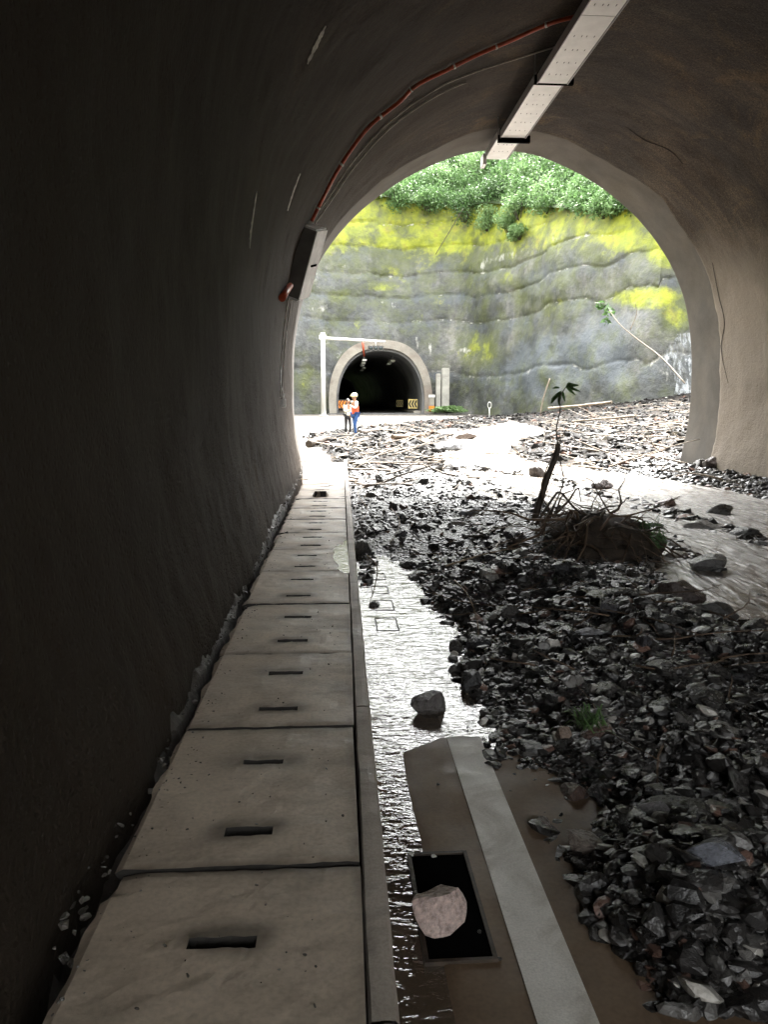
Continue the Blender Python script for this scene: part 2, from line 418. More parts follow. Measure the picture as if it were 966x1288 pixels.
# ragged edge of the sprayed layer where it meets the portal ring
pos[..., 1] += endw*(.09*fbm(np.stack([pos[..., 0]*0, pos[..., 0], pos[..., 2]], -1), 1.1, 4, 21)*2)
pos[last] += (nrm*.12)[last]
me = npmesh('lining', pos.reshape(-1, 3), gridfaces(NP, len(ys))[:, ::-1], M['lining'], True)
wx, wy = seen(pos.reshape(-1, 3))
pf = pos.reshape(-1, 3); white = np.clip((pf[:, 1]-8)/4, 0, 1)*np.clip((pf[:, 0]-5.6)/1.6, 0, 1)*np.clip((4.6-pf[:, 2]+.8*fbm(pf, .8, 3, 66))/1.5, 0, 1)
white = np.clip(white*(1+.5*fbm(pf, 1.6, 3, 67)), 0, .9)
def seg_d(px, py, pts):
    d = np.full(px.shape, 1e9)
    for (a, b), (c, e) in zip(pts, pts[1:]):
        L = (c-a)**2+(e-b)**2; t = np.clip(((px-a)*(c-a)+(py-b)*(e-b))/L, 0, 1)
        d = np.minimum(d, np.hypot(px-a-t*(c-a), py-b-t*(e-b)))
    return d
vcol(me, 'white', white); vcol(me, 'left_shade', np.clip(np.clip((3.4-pf[:, 0])/3.2, 0, 1)*.95+.6*fbm(pf*np.array([.5, 1, .4]), .8, 4, 77)+.02+np.clip((6-pf[:, 1])/8, 0, .25), 0, .9))  # shade of the left wall painted in, with random blotches
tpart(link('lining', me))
# lime streaks: thin crusts lying on the lining
TB = BVHTree.FromPolygons([Vector(v) for v in pos.reshape(-1, 3)], [list(f) for f in gridfaces(NP, len(ys))])
def on_lining(x, y, off=.0):
    d = sight(x, y).normalized(); h = TB.ray_cast(EYEP, d)
    if h[0] is None: return None
    n = h[1] if h[1].dot(d) < 0 else -h[1]
    return h[0]+n*off
# portal ring
P0, Nr = profile(120, 0.0); ring_y = [Y_RING-.1, Y_RING+.0, Y_OUT-.02, Y_OUT]
def ringmesh(prof_in, Nn, ysteps, thick, name, m, wob=.0):
    n = len(prof_in); rows = []
    for k, y in enumerate(ysteps): rows.append(np.stack([prof_in[:, 0], np.full(n, y), prof_in[:, 1]], -1))
    o = prof_in+Nn*thick
    rows.append(np.stack([o[:, 0], np.full(n, ysteps[-1]), o[:, 1]], -1))
    rows.append(np.stack([o[:, 0], np.full(n, ysteps[0]), o[:, 1]], -1))
    A = np.stack(rows, 1)
    if wob: A[..., :] += (wob*fbm(A, 1.5, 3, 4))[..., None]
    return npmesh(name, A.reshape(-1, 3), gridfaces(n, len(rows)), m, True)
Pr = P0+Nr*.035
me = ringmesh(Pr, Nr, [Y_RING-.25]+list(np.linspace(Y_RING, Y_OUT-.015, 12))+[Y_OUT], .45, 'portal_ring', M['ring'], .012)
tpart(link('portal_ring', me))
# head wall round the mouth, seen only from outside
n = len(P0); A = []
for k in range(n):
    a = P0[k]+Nr[k]*.4; dd = Nr[k]/max(abs(Nr[k][0]), abs(Nr[k][1]))
    far = np.array([CX, 3.0])+(a-np.array([CX, 3.0]))*4.2; far[1] = max(far[1], -1 if a[1] < 2 else 0)
    A.append([(a[0], Y_OUT-.06, a[1]), (far[0]*.5+a[0]*.5, Y_OUT-.1, far[1]*.5+a[1]*.5), (far[0], Y_OUT+.2, far[1])])
me = npmesh('head_wall', np.array(A).reshape(-1, 3), gridfaces(n, 3), M['portal2'])
tpart(link('head_wall', me))
def streak(pts, w0):
    V = []; 
    q = spline(pts, 26)
    L = []
    for k, (x, y) in enumerate(q):
        wk = w0*math.sin(math.pi*min(1, (k+.3)/25.6))**.6*(1+.6*random.uniform(-1, 1))
        a = on_lining(x-wk, y, .004); b = on_lining(x+wk, y, .004); c = on_lining(x, y, .012)
        if a and b and c: V += [a, c, b]
    m_ = len(V)//3
    return npmesh('lime_streak', V, gridfaces(m_, 3), M['lime'], True)
M['lime'] = simple('lime_crust', (.50, .48, .42), .6, scale=30, var=.4, bmp=.5)
for pts, ww in [([(322, 240), (318, 268), (315, 290), (313, 312)], .9), ([(377, 218), (369, 240), (361, 265)], 1.0), ([(409, 32), (398, 55), (386, 80)], 2.2)]:
    tpart(link('lime_streak', streak(pts, ww)))
M['crackline'] = simple('crack_shadow', (.012, .01, .009), .9)
for pts, ww in [([(897, 330), (905, 372), (912, 405), (908, 440), (917, 482)], .35), ([(790, 160), (812, 176), (842, 188), (860, 206)], .35)]:
    ob_ = link('crack', streak(pts, ww)); ob_.data.materials[0] = M['crackline']; tpart(ob_)
tf = lambda X, Y: None

# ================================================================== WALKWAY
walk = empty('drain_walkway', (-.28, 1.4, 0), 'raised walkway of slotted concrete cover slabs along the left tunnel wall', 'walkway')
def wpart(o): o.parent = walk; o.matrix_parent_inverse = Matrix.Translation(-walk.location); return o
DR = 0.0085
def drift(y): return DR*(y-1.4)
def slab(y0, L, idx):
    xs = np.concatenate([np.linspace(-.625, -.36, 9), np.linspace(-.34, -.20, 10), np.linspace(-.18, .052, 8)])
    yy = np.linspace(0, L, 34)
    sx0, sx1 = -.355+random.uniform(-.02, .02), -.19+random.uniform(-.015, .015)
    sl = [(L*.2+random.uniform(-.015, .015), .017+random.uniform(-.002, .006)), (L*.68+random.uniform(-.015, .015), .017+random.uniform(-.002, .006))]
    X, Yv = np.meshgrid(xs, yy, indexing='ij'); V = np.stack([X, Yv, np.zeros_like(X)], -1)
    # snap rows to slot edges
    for c, hw in sl:
        j = int(round((c-hw)/L*33)); jj = j+1
        V[:, j, 1] = c-hw; V[:, jj, 1] = c+hw
    W = V.copy(); W[..., 1] += y0
    n1 = fbm(W, 14, 3, 31+idx); n2 = fbm(W, 30, 2, 77+idx)
    V[..., 1] += .003*n2; V[..., 2] += .0025*n1+.002*n2
    edge = np.minimum(np.minimum(V[..., 1], L-V[..., 1]), 10)
    V[..., 2] -= np.clip(1-edge/.012, 0, 1)*.004
    # broken left edge
    V[0, :, 0] += .022*fbm(P3(np.zeros(34), yy+y0), 7, 4, 5)+.012
    V[0, :, 2] -= .012
    if idx % 3 == 1: V[0:3, -4:, 2] -= .02*np.linspace(1, .2, 3)[:, None]; V[0, -3:, 0] += .03
    F = gridfaces(len(xs), 34); keep = []
    for a, b, c_, d in F:
        i, j = divmod(a, 34); cx = (xs[i]+xs[min(i+1, len(xs)-1)])/2
        cut = False
        for c, hw in sl:
            jj = int(round((c-hw)/L*33))
            if j == jj and sx0 < cx < sx1: cut = True
        if not cut: keep.append((a, b, c_, d))
    Vw = V.reshape(-1, 3)
    dirt = np.zeros(X.shape)
    for c, hw in sl:
        dx_ = np.maximum(np.abs(V[..., 0]-(sx0+sx1)/2)-.06, 0); dy_ = V[..., 1]-c-.012
        dirt = np.maximum(dirt, np.exp(-(dx_/.06)**2-(dy_/.05)**2))
    dirt = np.maximum(dirt, np.exp(-np.minimum(V[..., 1], L-V[..., 1])/.03)*.7); dirt = np.maximum(dirt, np.exp(-(.052-V[..., 0])/.02)*.5)
    dirt = np.clip(dirt*(1.3+1.5*fbm(W, 11, 4, 99))+np.clip(fbm(W, 3.1, 4, 101)-.12, 0, 1)*.9, 0, 1)
    me = npmesh('cover_slab', Vw, np.array(keep), M['slab'], False); vcol(me, 'dirt', dirt.ravel())
    o = link('cover_slab', me, loc=(drift(y0), y0, .3+random.uniform(-.003, .003)))
    o.rotation_euler = (random.uniform(-.004, .004), random.uniform(-.004, .004), random.uniform(-.006, .006)-DR)
    md = o.modifiers.new('thickness', 'SOLIDIFY'); md.thickness = .075; md.offset = -1; me.materials.append(M['grime_shade']); md.material_offset_rim = 1  # dark rim: grime, and the shade of slots and joints painted in
    return wpart(o)
seams = [.0, 1.03, 1.95, 2.86, 3.75, 4.72, 5.65, 6.55, 7.43, 8.33, 9.24, 10.15, 11.05, 11.96, 12.86, 13.77, 14.68, 15.6, 16.5]
for i, (a, b) in enumerate(zip(seams, seams[1:])): slab(a+.006, b-a-.012, i)
ky = [-1, 1.4, 3.05, 5.3, 7.7, 10.1, 12.5, 14.9, 17.3]
for a, b in zip(ky, ky[1:]):
    L = b-a-.008; nj = int(L/.06)
    y_ = np.linspace(0, L, nj)
    sec = np.array([(.0, -.36), (.0, -.008), (.006, 0), (.034, .001), (.056, -.001), (.064, -.012), (.070, -.37)])
    V = np.zeros((nj, len(sec), 3)); V[..., 0] = sec[:, 0]; V[..., 2] = sec[:, 1]; V[..., 1] = y_[:, None]
    Wp = V+np.array([0, a, 0]); V[..., 0] += .004*fbm(Wp, 9, 3, 3); V[..., 2] += .003*fbm(Wp, 12, 3, 8)
    me = npmesh('kerb_stone', V.reshape(-1, 3), gridfaces(nj, len(sec))[:, ::-1], M['kerb'])
    o = link('kerb_stone', me, loc=(.058+drift(a), a, .298)); o.rotation_euler = (0, 0, -DR); wpart(o)
# rough mortar ledge between slabs and wall
nj = 420; y_ = np.linspace(-1, 16.4, nj)
sec = np.array([(-.86, .38), (-.76, .31), (-.70, .275), (-.665, .275), (-.638, .24), (-.615, .15)])
V = np.zeros((nj, len(sec), 3)); V[..., 0] = sec[:, 0]; V[..., 2] = sec[:, 1]; V[..., 1] = y_[:, None]
V[..., 0] += drift(y_)[:, None]*-.6; V[:, 2:, 2] -= .17*np.clip((3.0-y_)/1.2, 0, 1)[:, None]
nz = fbm(V, 5, 4, 6); V[:, 1:, 2] += (.06*nz+.035*fbm(V, 22, 3, 2))[:, 1:]; V[:, 2:, 0] += (.03*fbm(V, 11, 3, 12))[:, 2:]
wpart(link('mortar_ledge', npmesh('mortar_ledge', V.reshape(-1, 3), gridfaces(nj, len(sec))[:, ::-1], M['mortar'], True)))

# ================================================================== GROUND, ROAD, WATER
def sheet(name, x0, x1, y0, y1, nx, ny, zf, m, kind='structure', smooth=True):
    X, Y = np.meshgrid(np.linspace(x0, x1, nx), np.linspace(y0, y1, ny), indexing='ij')
    Z = zf(X, Y)
    me = npmesh(name, np.stack([X, Y, Z], -1).reshape(-1, 3), gridfaces(nx, ny)[:, ::1], m, smooth)
    o = link(name, me); return tag(o, kind=kind)
gbv = lambda y: .01*np.maximum(0, y-17)
sheet('ground', -400, 400, -300, 500, 60, 60, lambda X, Y: -.9+0*X, M['earth'])
sheet('road', -.9, 8.2, 3.2, 17.2, 60, 90, lambda X, Y: -.02+0*X, M['road'])
def silt(X, Y):
    wn = .012*fbm(P3(X, Y), 4, 3, 95)
    k = np.clip((X-.235+wn*3.0)/.05, 0, 1)*np.clip((3.50+wn*16-Y)/.30, 0, 1)
    return -.02+.036*k+.0015*fbm(P3(X, Y), 9, 3, 96)
sheet('silted_road', -.9, 8.2, Y_BACK, 3.6, 260, 300, silt, M['silt'])
sheet('valley_floor', -45, 60, 16.9, 130, 90, 120, lambda X, Y: gbv(Y)-.03+.03*fbm(P3(X, Y), .5, 3, 2), M['outroad'])
sheet('rear_road', -30, 40, -80, Y_BACK, 30, 30, lambda X, Y: -.03+0*X, M['outroad'])  # unseen ground beyond the added rear opening
ln = sheet('lane_line', 0, .155, -2, 17, 9, 700, lambda X, Y: .0205-.034*np.clip((Y-3.3+.12*fbm(P3(X, Y), 4, 3, 95))/.2, 0, 1), M['paint']); ln.location = (.478, 0, 0); ln.rotation_euler = (0, 0, -.008)
# pool: water standing on the carriageway
X, Y = np.meshgrid(np.linspace(.10, 2.2, 180), np.concatenate([np.linspace(-1.5, 3.1, 60)[:-1], np.linspace(3.1, 9.2, 520)]), indexing='ij')
rip = (.45+.55*np.clip((Y-3.2)/.5, 0, 1))*.0022*fbm(P3(X, Y*1.7), 8, 2, 98)+.0011*fbm(P3(X*1.2, Y*2.2), 19, 2, 97)
me = npmesh('pool_water', P3(X, Y, .012+rip).reshape(-1, 3), gridfaces(180, 579), M['pool'], True)
wn = .05*fbm(P3(X, Y), 5, 3, 91); ch = .75+.3*wn/.05
vcol(me, 'choppy', ch.ravel())
tag(link('pool_water', me), 'shallow brown flood water beside the walkway', kind='structure')

# ---- rubble outlines (traced on the ground, metres)
def trace(pts): return np.array([ground_at(x, y).xy[:] for x, y in pts])
MID = trace([(1180, 1288), (830, 1288), (800, 1245), (735, 1170), (682, 1080), (640, 1000), (612, 930), (597, 885), (572, 850), (566, 800), (545, 770), (520, 720), (478, 702), (463, 725), (455, 760), (446, 745), (440, 690), (434, 610), (424, 575), (402, 560), (385, 548), (440, 541),
             (500, 533), (560, 528), (600, 522), (640, 524), (640, 533), (590, 543), (568, 552), (554, 562), (556, 577), (574, 594), (600, 613), (628, 630), (665, 640), (700, 652), (760, 672), (800, 692), (835, 712), (872, 752), (966, 800), (1250, 930)])
RIGHT = trace([(1240, 668), (966, 634), (900, 618), (860, 610), (800, 601), (740, 593), (690, 588), (662, 580), (636, 570), (655, 556), (690, 545), (668, 536), (640, 530), (640, 521), (700, 519), (900, 518), (1300, 530)])
MID = np.array([p if p[1] > .7 else (p[0], .7) for p in MID])
MID = np.vstack([MID, [[3.6, .8]], [[3.0, -1.0]], [[1.0, -1.0]], [[.85, .6]]]) if False else MID
def sdf(P, poly):
    x, y = P[..., 0], P[..., 1]; d = np.full(x.shape, 1e9); ins = np.zeros(x.shape, bool)
    n = len(poly)
    for i in range(n):
        a = poly[i]; b = poly[(i+1) % n]; e = b-a; L = e@e
        if L < 1e-9: continue
        t = np.clip(((x-a[0])*e[0]+(y-a[1])*e[1])/L, 0, 1)
        d = np.minimum(d, np.hypot(x-a[0]-t*e[0], y-a[1]-t*e[1]))
        c = ((a[1] > y) != (b[1] > y)) & (x < (b[0]-a[0])*(y-a[1])/(b[1]-a[1]+1e-12)+a[0]); ins ^= c
    return np.where(ins, d, -d)
def height(P):
    """surface of the debris"""
    x, y = P[..., 0], P[..., 1]; Q = P3(x, y)
    wob = .10*fbm(Q, 1.6, 3, 40)
    s1 = sdf(P, MID)+wob*np.clip(y/6, .4, 3); s2 = sdf(P, RIGHT)+wob*np.clip(y/6, .4, 3)
    near = np.clip((11.5-y)/5, 0, 1)
    h1 = (np.clip(s1/.35, -.6, 1)*(.085+.015*near)+np.clip((s1-.2)/1.3, 0, 1)*.17*near)
    h1 = h1+np.where(s1 > 0, (.15*near+.03)*fbm(Q, 1.5, 3, 17)*np.clip(s1/.4, 0, 1), 0)
    h2 = np.clip(s2/.5, -.6, 1)*.14+np.clip(s2-.4, 0, 2)*.13+np.clip(s2-2.4, 0, 15)*(.045+.115*np.clip((y-18)/15, 0, 1))
    h2 = h2+np.where(s2 > 0, .10*fbm(Q, .8, 4, 19)*np.clip(s2/1.0, 0, 1), 0)
    h = np.maximum(h1, h2)
    # ragged root-ball mound carrying the sapling
    g = np.exp(-(((x-2.45)/.62)**2+((y-7.6)/.5)**2)**1.5); h = h+.08*g
    return np.where(h > -.05, h, -.05)+gbv(y)-.01, np.maximum(s1, s2)
def patch(name, x0, x1, y0, y1, step, m='mud'):
    nx = int((x1-x0)/step)+1; ny = int((y1-y0)/step)+1
    X, Y = np.meshgrid(np.linspace(x0, x1, nx), np.linspace(y0, y1, ny), indexing='ij')
    Hh, s = height(np.stack([X, Y], -1)); Q = P3(X, Y)
    Hh = Hh+np.clip(s/.1, 0, 1)*(.02*fbm(Q, 9, 3, 3)+.012*fbm(Q, 22, 2, 4)) 
    V = np.stack([X, Y, Hh], -1).reshape(-1, 3); F = gridfaces(nx, ny)
    keep = (s.reshape(-1)[F] > -.35*max(1, step*3)).any(1)
    V[:, 2] = np.where(s.reshape(-1) < -.05, np.minimum(V[:, 2], -.045+gbv(V[:, 1])), V[:, 2])
    o = link(name, npmesh(name, V, F[keep], M[m], True)); return tag(o, kind='structure')
patch('debris_bank', -.0, 8.6, .7, 17.3, .055)
patch('debris_bank', -12, 40, 17.3, 78, .3, 'drymud')

# stream water
X, Y = np.meshgrid(np.linspace(1.6, 22, 150), np.linspace(2.2, 62, 320), indexing='ij')
Z = .05+gbv(Y)+.018*fbm(P3(X*2, Y*.7), 1.0, 3, 8)
me = npmesh('stream_water', np.stack([X, Y, Z], -1).reshape(-1, 3), gridfaces(150, 320), M['stream'], True)
F_ = None
vcol(me, 'choppy', np.clip((Y-4.5)/6, .12, 1).ravel())
tag(link('stream_water', me), 'muddy brown stream with foam streaks running through the tunnel', kind='structure')
# water stops at the tunnel wall: trim faces beyond it
bm = bmesh.new(); bm.from_mesh(me)
bmesh.ops.delete(bm, geom=[f for f in bm.faces if (f.calc_center_median().y < 16.9 and f.calc_center_median().x > 8.2)], context='FACES')
_pts = np.array([f.calc_center_median()[:2] for f in bm.faces]); _h, _s = height(_pts)
bm.faces.ensure_lookup_table()
kill = [f for f, s_, c in zip(bm.faces, _s, _pts) if s_ > .6+.02*c[1] or (c[0] < 2.4 and c[1] < 9 and s_ < 0)]
bmesh.ops.delete(bm, geom=kill, context='FACES'); bm.to_mesh(me); bm.free()

# ------------------------------------------------------------------ stones
def hull_proto(npts, flat, seed, asp=.7, bev=0):
    rr = random.Random(seed); bm = bmesh.new()
    for _ in range(npts):
        v = Vector((rr.gauss(0, 1), rr.gauss(0, 1), rr.gauss(0, 1))).normalized()
        ex_ = [.55, .8, 1.0][seed % 3]; v = Vector([math.copysign(abs(c)**ex_, c) for c in v])*rr.uniform(.8, 1.0)
        bm.verts.new((v.x*.5, v.y*.5*asp, v.z*.5*flat))
    bmesh.ops.convex_hull(bm, input=bm.verts)
    bmesh.ops.delete(bm, geom=[v for v in bm.verts if not v.link_faces], context='VERTS')
    if bev:
        bmesh.ops.bevel(bm, geom=list(bm.edges), offset=bev, segments=1, affect='EDGES', clamp_overlap=True)
    bmesh.ops.triangulate(bm, faces=bm.faces); bm.verts.ensure_lookup_table(); bm.verts.index_update()
    V = np.array([v.co[:] for v in bm.verts]); F = np.array([[v.index for v in f.verts] for f in bm.faces]); bm.free()
    return V, F
def cut_proto(flat, seed, asp, det=1, cuts=14):
    rr = random.Random(seed); bm = bmesh.new(); bmesh.ops.create_icosphere(bm, subdivisions=det, radius=.5)
    co = np.array([v.co[:] for v in bm.verts])
    for _ in range(cuts):
        q = np.array([rr.gauss(0, 1), rr.gauss(0, 1), rr.gauss(0, 1)]); q /= np.linalg.norm(q)
        ex = np.maximum(co@q-rr.uniform(.24, .40), 0); co -= ex[:, None]*q
    co *= (1+.10*fbm(co+seed, 4, 3, seed))[:, None]*np.array([1.15, asp*1.15, flat*1.15])
    Fa = np.array([[v.index for v in f.verts] for f in bm.faces]); bm.free(); return co, Fa
CPROTO = [cut_proto([.35, .55, .8, .45][s % 4], 300+s, [.6, .8, .95][s % 3], 2 if False else 1) for s in range(12)]
FPROTO = [cut_proto([.35, .5, .75, .42][s % 4], 500+s, [.6, .8, .95][s % 3], 2, 20) for s in range(14)]
PROTO = [hull_proto(12+s % 6, [.2, .36, .55, .28, .7][s % 5], s, [.5, .75, .9, .65][s % 4]) for s in range(20)]
def tones(n):
    k = RNG.random(n); t = RNG.uniform(.009, .040, n)[:, None]*np.array([1.0, .93, .88])
    t = np.where((k > .80)[:, None], RNG.uniform(.07, .16, n)[:, None]*np.array([1, .96, .90]), t)
    t = np.where((k > .93)[:, None], RNG.uniform(.08, .16, n)[:, None]*np.array([1.25, .75, .58]), t)
    t = np.where((k > .975)[:, None], RNG.uniform(.3, .42, n)[:, None]*np.array([1, .95, .86]), t)
    return t
def rotm(n, tilt):
    a = RNG.uniform(0, 2*np.pi, n); b = RNG.normal(0, tilt, n); c = RNG.normal(0, tilt, n)
    ca, sa, cb, sb, cc, sc = np.cos(a), np.sin(a), np.cos(b), np.sin(b), np.cos(c), np.sin(c)
    O = np.zeros(n); I = np.ones(n)
    Rz = np.stack([ca, -sa, O, sa, ca, O, O, O, I], -1).reshape(n, 3, 3)
    Rx = np.stack([I, O, O, O, cb, -sb, O, sb, cb], -1).reshape(n, 3, 3)
    Ry = np.stack([cc, O, sc, O, I, O, -sc, O, cc], -1).reshape(n, 3, 3)
    return Rx@Ry@Rz, (a, b, c)
def scatter_pts(n, x0, x1, y0, y1, smin=.0, power=1.0, cover=-9.0):
    out = np.zeros((0, 2))
    while len(out) < n:
        y = y0*((y1/y0)**(RNG.random(n*3)**power)) if power else RNG.uniform(y0, y1, n*3)
        y = y0*((y1/y0)**(RNG.random(n*3)))
        x = RNG.uniform(x0, x1, n*3)
        p = np.stack([x, y], -1); h, s = height(p)
        cov = fbm(P3(x, y), 1.1, 3, 201); k = (s > smin) & ((cov > -.22+cover) | (RNG.random(len(x)) < .25)) & ~((y < 16.8) & ((x > 7.6) | (x < .16+.009*y)))
        wx, wy = seen(np.stack([x, y, h], -1)); k &= (wx > -80) & (wx < 1100) & (wy < 1500)
        out = np.vstack([out, p[k]])
    return out[:n]
def stones_mesh(name, pts, size, tilt=.26, sink=.1, zoff=None):
    n = len(pts); h, s = height(pts); Rm, _ = rotm(n, tilt)
    Vs = []; Fs = []; Ts = []; off = 0; tn = tones(n); PR = FPROTO if name == 'near_coarse_rubble' else CPROTO if 'coarse' in name or name == 'wall_foot_rubble' else PROTO; pr = RNG.integers(0, len(PR), n)
    for q in range(len(PR)):
        idx = np.where(pr == q)[0]
        if not len(idx): continue
        V, F = PR[q]
        W = np.einsum('nij,kj->nki', Rm[idx], V)*size[idx][:, None, None]
        W[..., 0] += pts[idx, 0][:, None]; W[..., 1] += pts[idx, 1][:, None]
        W[..., 2] += (h[idx]+size[idx]*(sink+RNG.uniform(-.22, .08, len(idx))))[:, None]
        Vs.append(W.reshape(-1, 3)); Fs.append((F[None]+np.arange(len(idx))[:, None, None]*len(V)+off).reshape(-1, 3))
        Ts.append(np.repeat(tn[idx], len(V), 0)); off += len(idx)*len(V)
    me = npmesh(name, np.vstack(Vs), np.vstack(Fs), M['drystone' if name in ('outer_rubble', 'outer_scree') else 'stone']); vcol(me, 'tone', np.vstack(Ts)); return me
def loguni(a, b, n): return a*(b/a)**RNG.random(n)
ALL = []
for nm, n, s0, s1, yr, lab in [('gravel', 30000, .014, .036, (.9, 6), 'fine dark wet gravel on the rubble bank beside the pool'),
                               ('rubble', 15000, .025, .09, (1.2, 17), 'dark broken slate rubble covering the tunnel floor'),
                               ('near_coarse_rubble', 2300, .05, .15, (1.0, 5), 'coarse wet rubble low on the right, beside the lane line'),
                               ('coarse_rubble', 4800, .07, .18, (4.6, 34), 'coarse angular slate rubble heaped on the flooded road'),
                               ('outer_rubble', 9000, .12, .42, (16.8, 66), 'pale sunlit rubble spread over the road outside the tunnel')]:
    pts = scatter_pts(n, 0 if yr[1] < 30 else -6, 9 if yr[1] < 20 else 30, *yr, cover={'rubble': .05, 'near_coarse_rubble': .15, 'coarse_rubble': .12}.get(nm, -9))
    tag(link(nm, stones_mesh(nm, pts, loguni(s0, s1, n))), lab, nm.replace('_', ' '), kind='stuff')
# more at the foot of the right wall, and small stones strung along the spits in the stream
def spot_mesh(name, lab, P_, size, zlift=0.0):
    P_ = np.array(P_); me = stones_mesh(name, P_, np.array(size), .3, .12)
    tag(link(name, me), lab, name.replace('_', ' '), kind='stuff')
p_ = np.stack([RNG.uniform(5.4, 8.1, 9000), RNG.uniform(9.5, 18, 9000)], -1); hh_, ss_ = height(p_); p_ = p_[ss_ > .0][:3200]
spot_mesh('wall_foot_rubble', 'brown angular rubble banked against the foot of the right tunnel wall', p_, loguni(.05, .24, len(p_)))
L_ = []; z_ = []
for a_, b_, n_, s0_, s1_, wd in [((800, 668), (905, 722), 120, .04, .17, 8), ((795, 632), (966, 688), 170, .05, .2, 7), ((690, 603), (780, 635), 90, .05, .2, 6), ((590, 590), (660, 600), 60, .06, .25, 4), ((575, 596), (690, 648), 240, .04, .2, 8)]:
    for _ in range(n_):
        f = random.random(); g = ground_at(a_[0]+(b_[0]-a_[0])*f+random.gauss(0, wd), a_[1]+(b_[1]-a_[1])*f+random.gauss(0, wd*.45)); L_.append((g.x, g.y)); z_.append(s0_*(s1_/s0_)**random.random())
LA = np.array(L_); ZA = np.array(z_); _h0 = height
def height(P): h, s = _h0(P); return np.maximum(h, .045+gbv(P[..., 1])), s
spot_mesh('stream_stones', 'small dark stones strung along the spits in the muddy stream', LA, ZA)
height = _h0
# individual stones
BIG = []
for s in range(12):
    V, F = cut_proto([.35, .6, .45][s % 3], 100+s, [.6, .85, .7][s % 3], 3, 20)
    BIG.append((V, F))
def stone_proto(s, tone):
    V, F = BIG[s]; me = npmesh('stone', V, F, M['stone']); vcol(me, 'tone', np.tile(np.array(tone), (len(V), 1))); return me
TON = [(.022, .021, .019), (.038, .035, .032), (.07, .065, .06), (.18, .17, .155), (.085, .052, .04), (.03, .029, .033)]
SM = [[stone_proto(s, t) for t in TON] for s in range(12)]
pts = np.vstack([scatter_pts(215, .5, 8, 1.5, 12), scatter_pts(60, 0, 20, 12, 30)])
h, s_ = height(pts)
TW = ['blackish', 'dark grey', 'mid grey', 'pale grey', 'reddish brown', 'dark slate']
for (x, y), z in zip(pts, h):
    k = random.choices(range(6), [5, 5, 3, 1.0, 1.4, 4])[0]
    sz = random.uniform(.10, .26) if y < 12 else random.uniform(.25, .5)
    if y < 3: sz = random.uniform(.06, .15)
    sc = (sz, sz*random.uniform(.75, 1.2), sz*random.uniform(.7, 1.3))
    o = link('stone', SM[random.randrange(12)][k], loc=(x, y, z+sz*random.uniform(-.05, .12)), rot=(random.gauss(0, .3), random.gauss(0, .3), random.uniform(0, 6.28)), scale=sc)
    size_w = 'small' if sz < .12 else ('hand sized' if sz < .19 else 'bigger')
    if y > 16.5: zone, grp = 'on the bright rubble outside the tunnel mouth', 'stones outside the tunnel mouth'
    elif y > 8.5: zone, grp = 'on the rubble between the root ball and the tunnel mouth', 'stones in the rubble near the tunnel mouth'
    elif x < 1.2 and y < 4: zone, grp = 'at the edge of the rubble beside the white lane line', 'stones beside the lane line'
    elif x < 1.6: zone, grp = 'on the heap right of the bright pool', 'stones right of the pool'
    elif y < 4: zone, grp = 'in the dark rubble low at the right of the picture', 'stones low at the right'
    else: zone, grp = 'on the dark heap between pool and muddy stream', 'stones on the middle of the heap'
    tag(o, f'{size_w} {TW[k]} stone {zone}', 'stone', grp)
def rock(px_, py_, size, label, tone, seed, asp=(1, .75, .6), rz=0, name='boulder', dz=0.0, y=None, det=3, sharp=.25):
    g = ground_at(px_, py_)
    bm = bmesh.new(); bmesh.ops.create_icosphere(bm, subdivisions=det, radius=.5)
    co = np.array([v.co[:] for v in bm.verts]); rr = random.Random(seed)
    # plane cuts give it a broken, faceted outline
    for _ in range(22):
        nrm_ = np.array([rr.gauss(0, 1), rr.gauss(0, 1), rr.gauss(0, 1)]); nrm_ /= np.linalg.norm(nrm_)
        d = co@nrm_; lim = rr.uniform(.26, .42); ex = np.maximum(d-lim, 0); co -= ex[:, None]*nrm_
    nn = fbm(co+seed, 5, 4, seed); co *= (1+.07*nn)[:, None]
    for v, c in zip(bm.verts, co): v.co = c
    bmesh.ops.triangulate(bm, faces=bm.faces)
    me = bpy.data.meshes.new(name); bm.to_mesh(me); bm.free(); me.materials.append(M['stone'])
    vcol(me, 'tone', np.tile(np.array(tone), (len(me.vertices), 1)))
    hz = height(np.array([[g.x, g.y]]))[0][0]
    z = max(hz, .0+gb(g.y))+dz+size*asp[2]*.25
    o = link(name, me, loc=(g.x, g.y, z), rot=(rr.uniform(-.15, .15), rr.uniform(-.15, .15), rz), scale=(size*asp[0], size*asp[1], size*asp[2]))
    return tag(o, label, 'rock')
rock(550, 1168, .235, 'pale pinkish rock on the drain grate in the shallow water, nearest the camera', (.50, .385, .345), 3, (.95, .8, .95), .3, dz=.0)
rock(541, 897, .27, 'dark rounded rock standing alone in the bright pool beside the walkway', (.10, .09, .085), 14, (1, .75, .78), .7)
rock(470, 764, .12, 'small dark stone against the kerb at the far end of the pool', (.05, .045, .04), 19, (1, .8, .6))
rock(640, 585, .0001, 'x', (.1, .1, .1), 1) if False else None
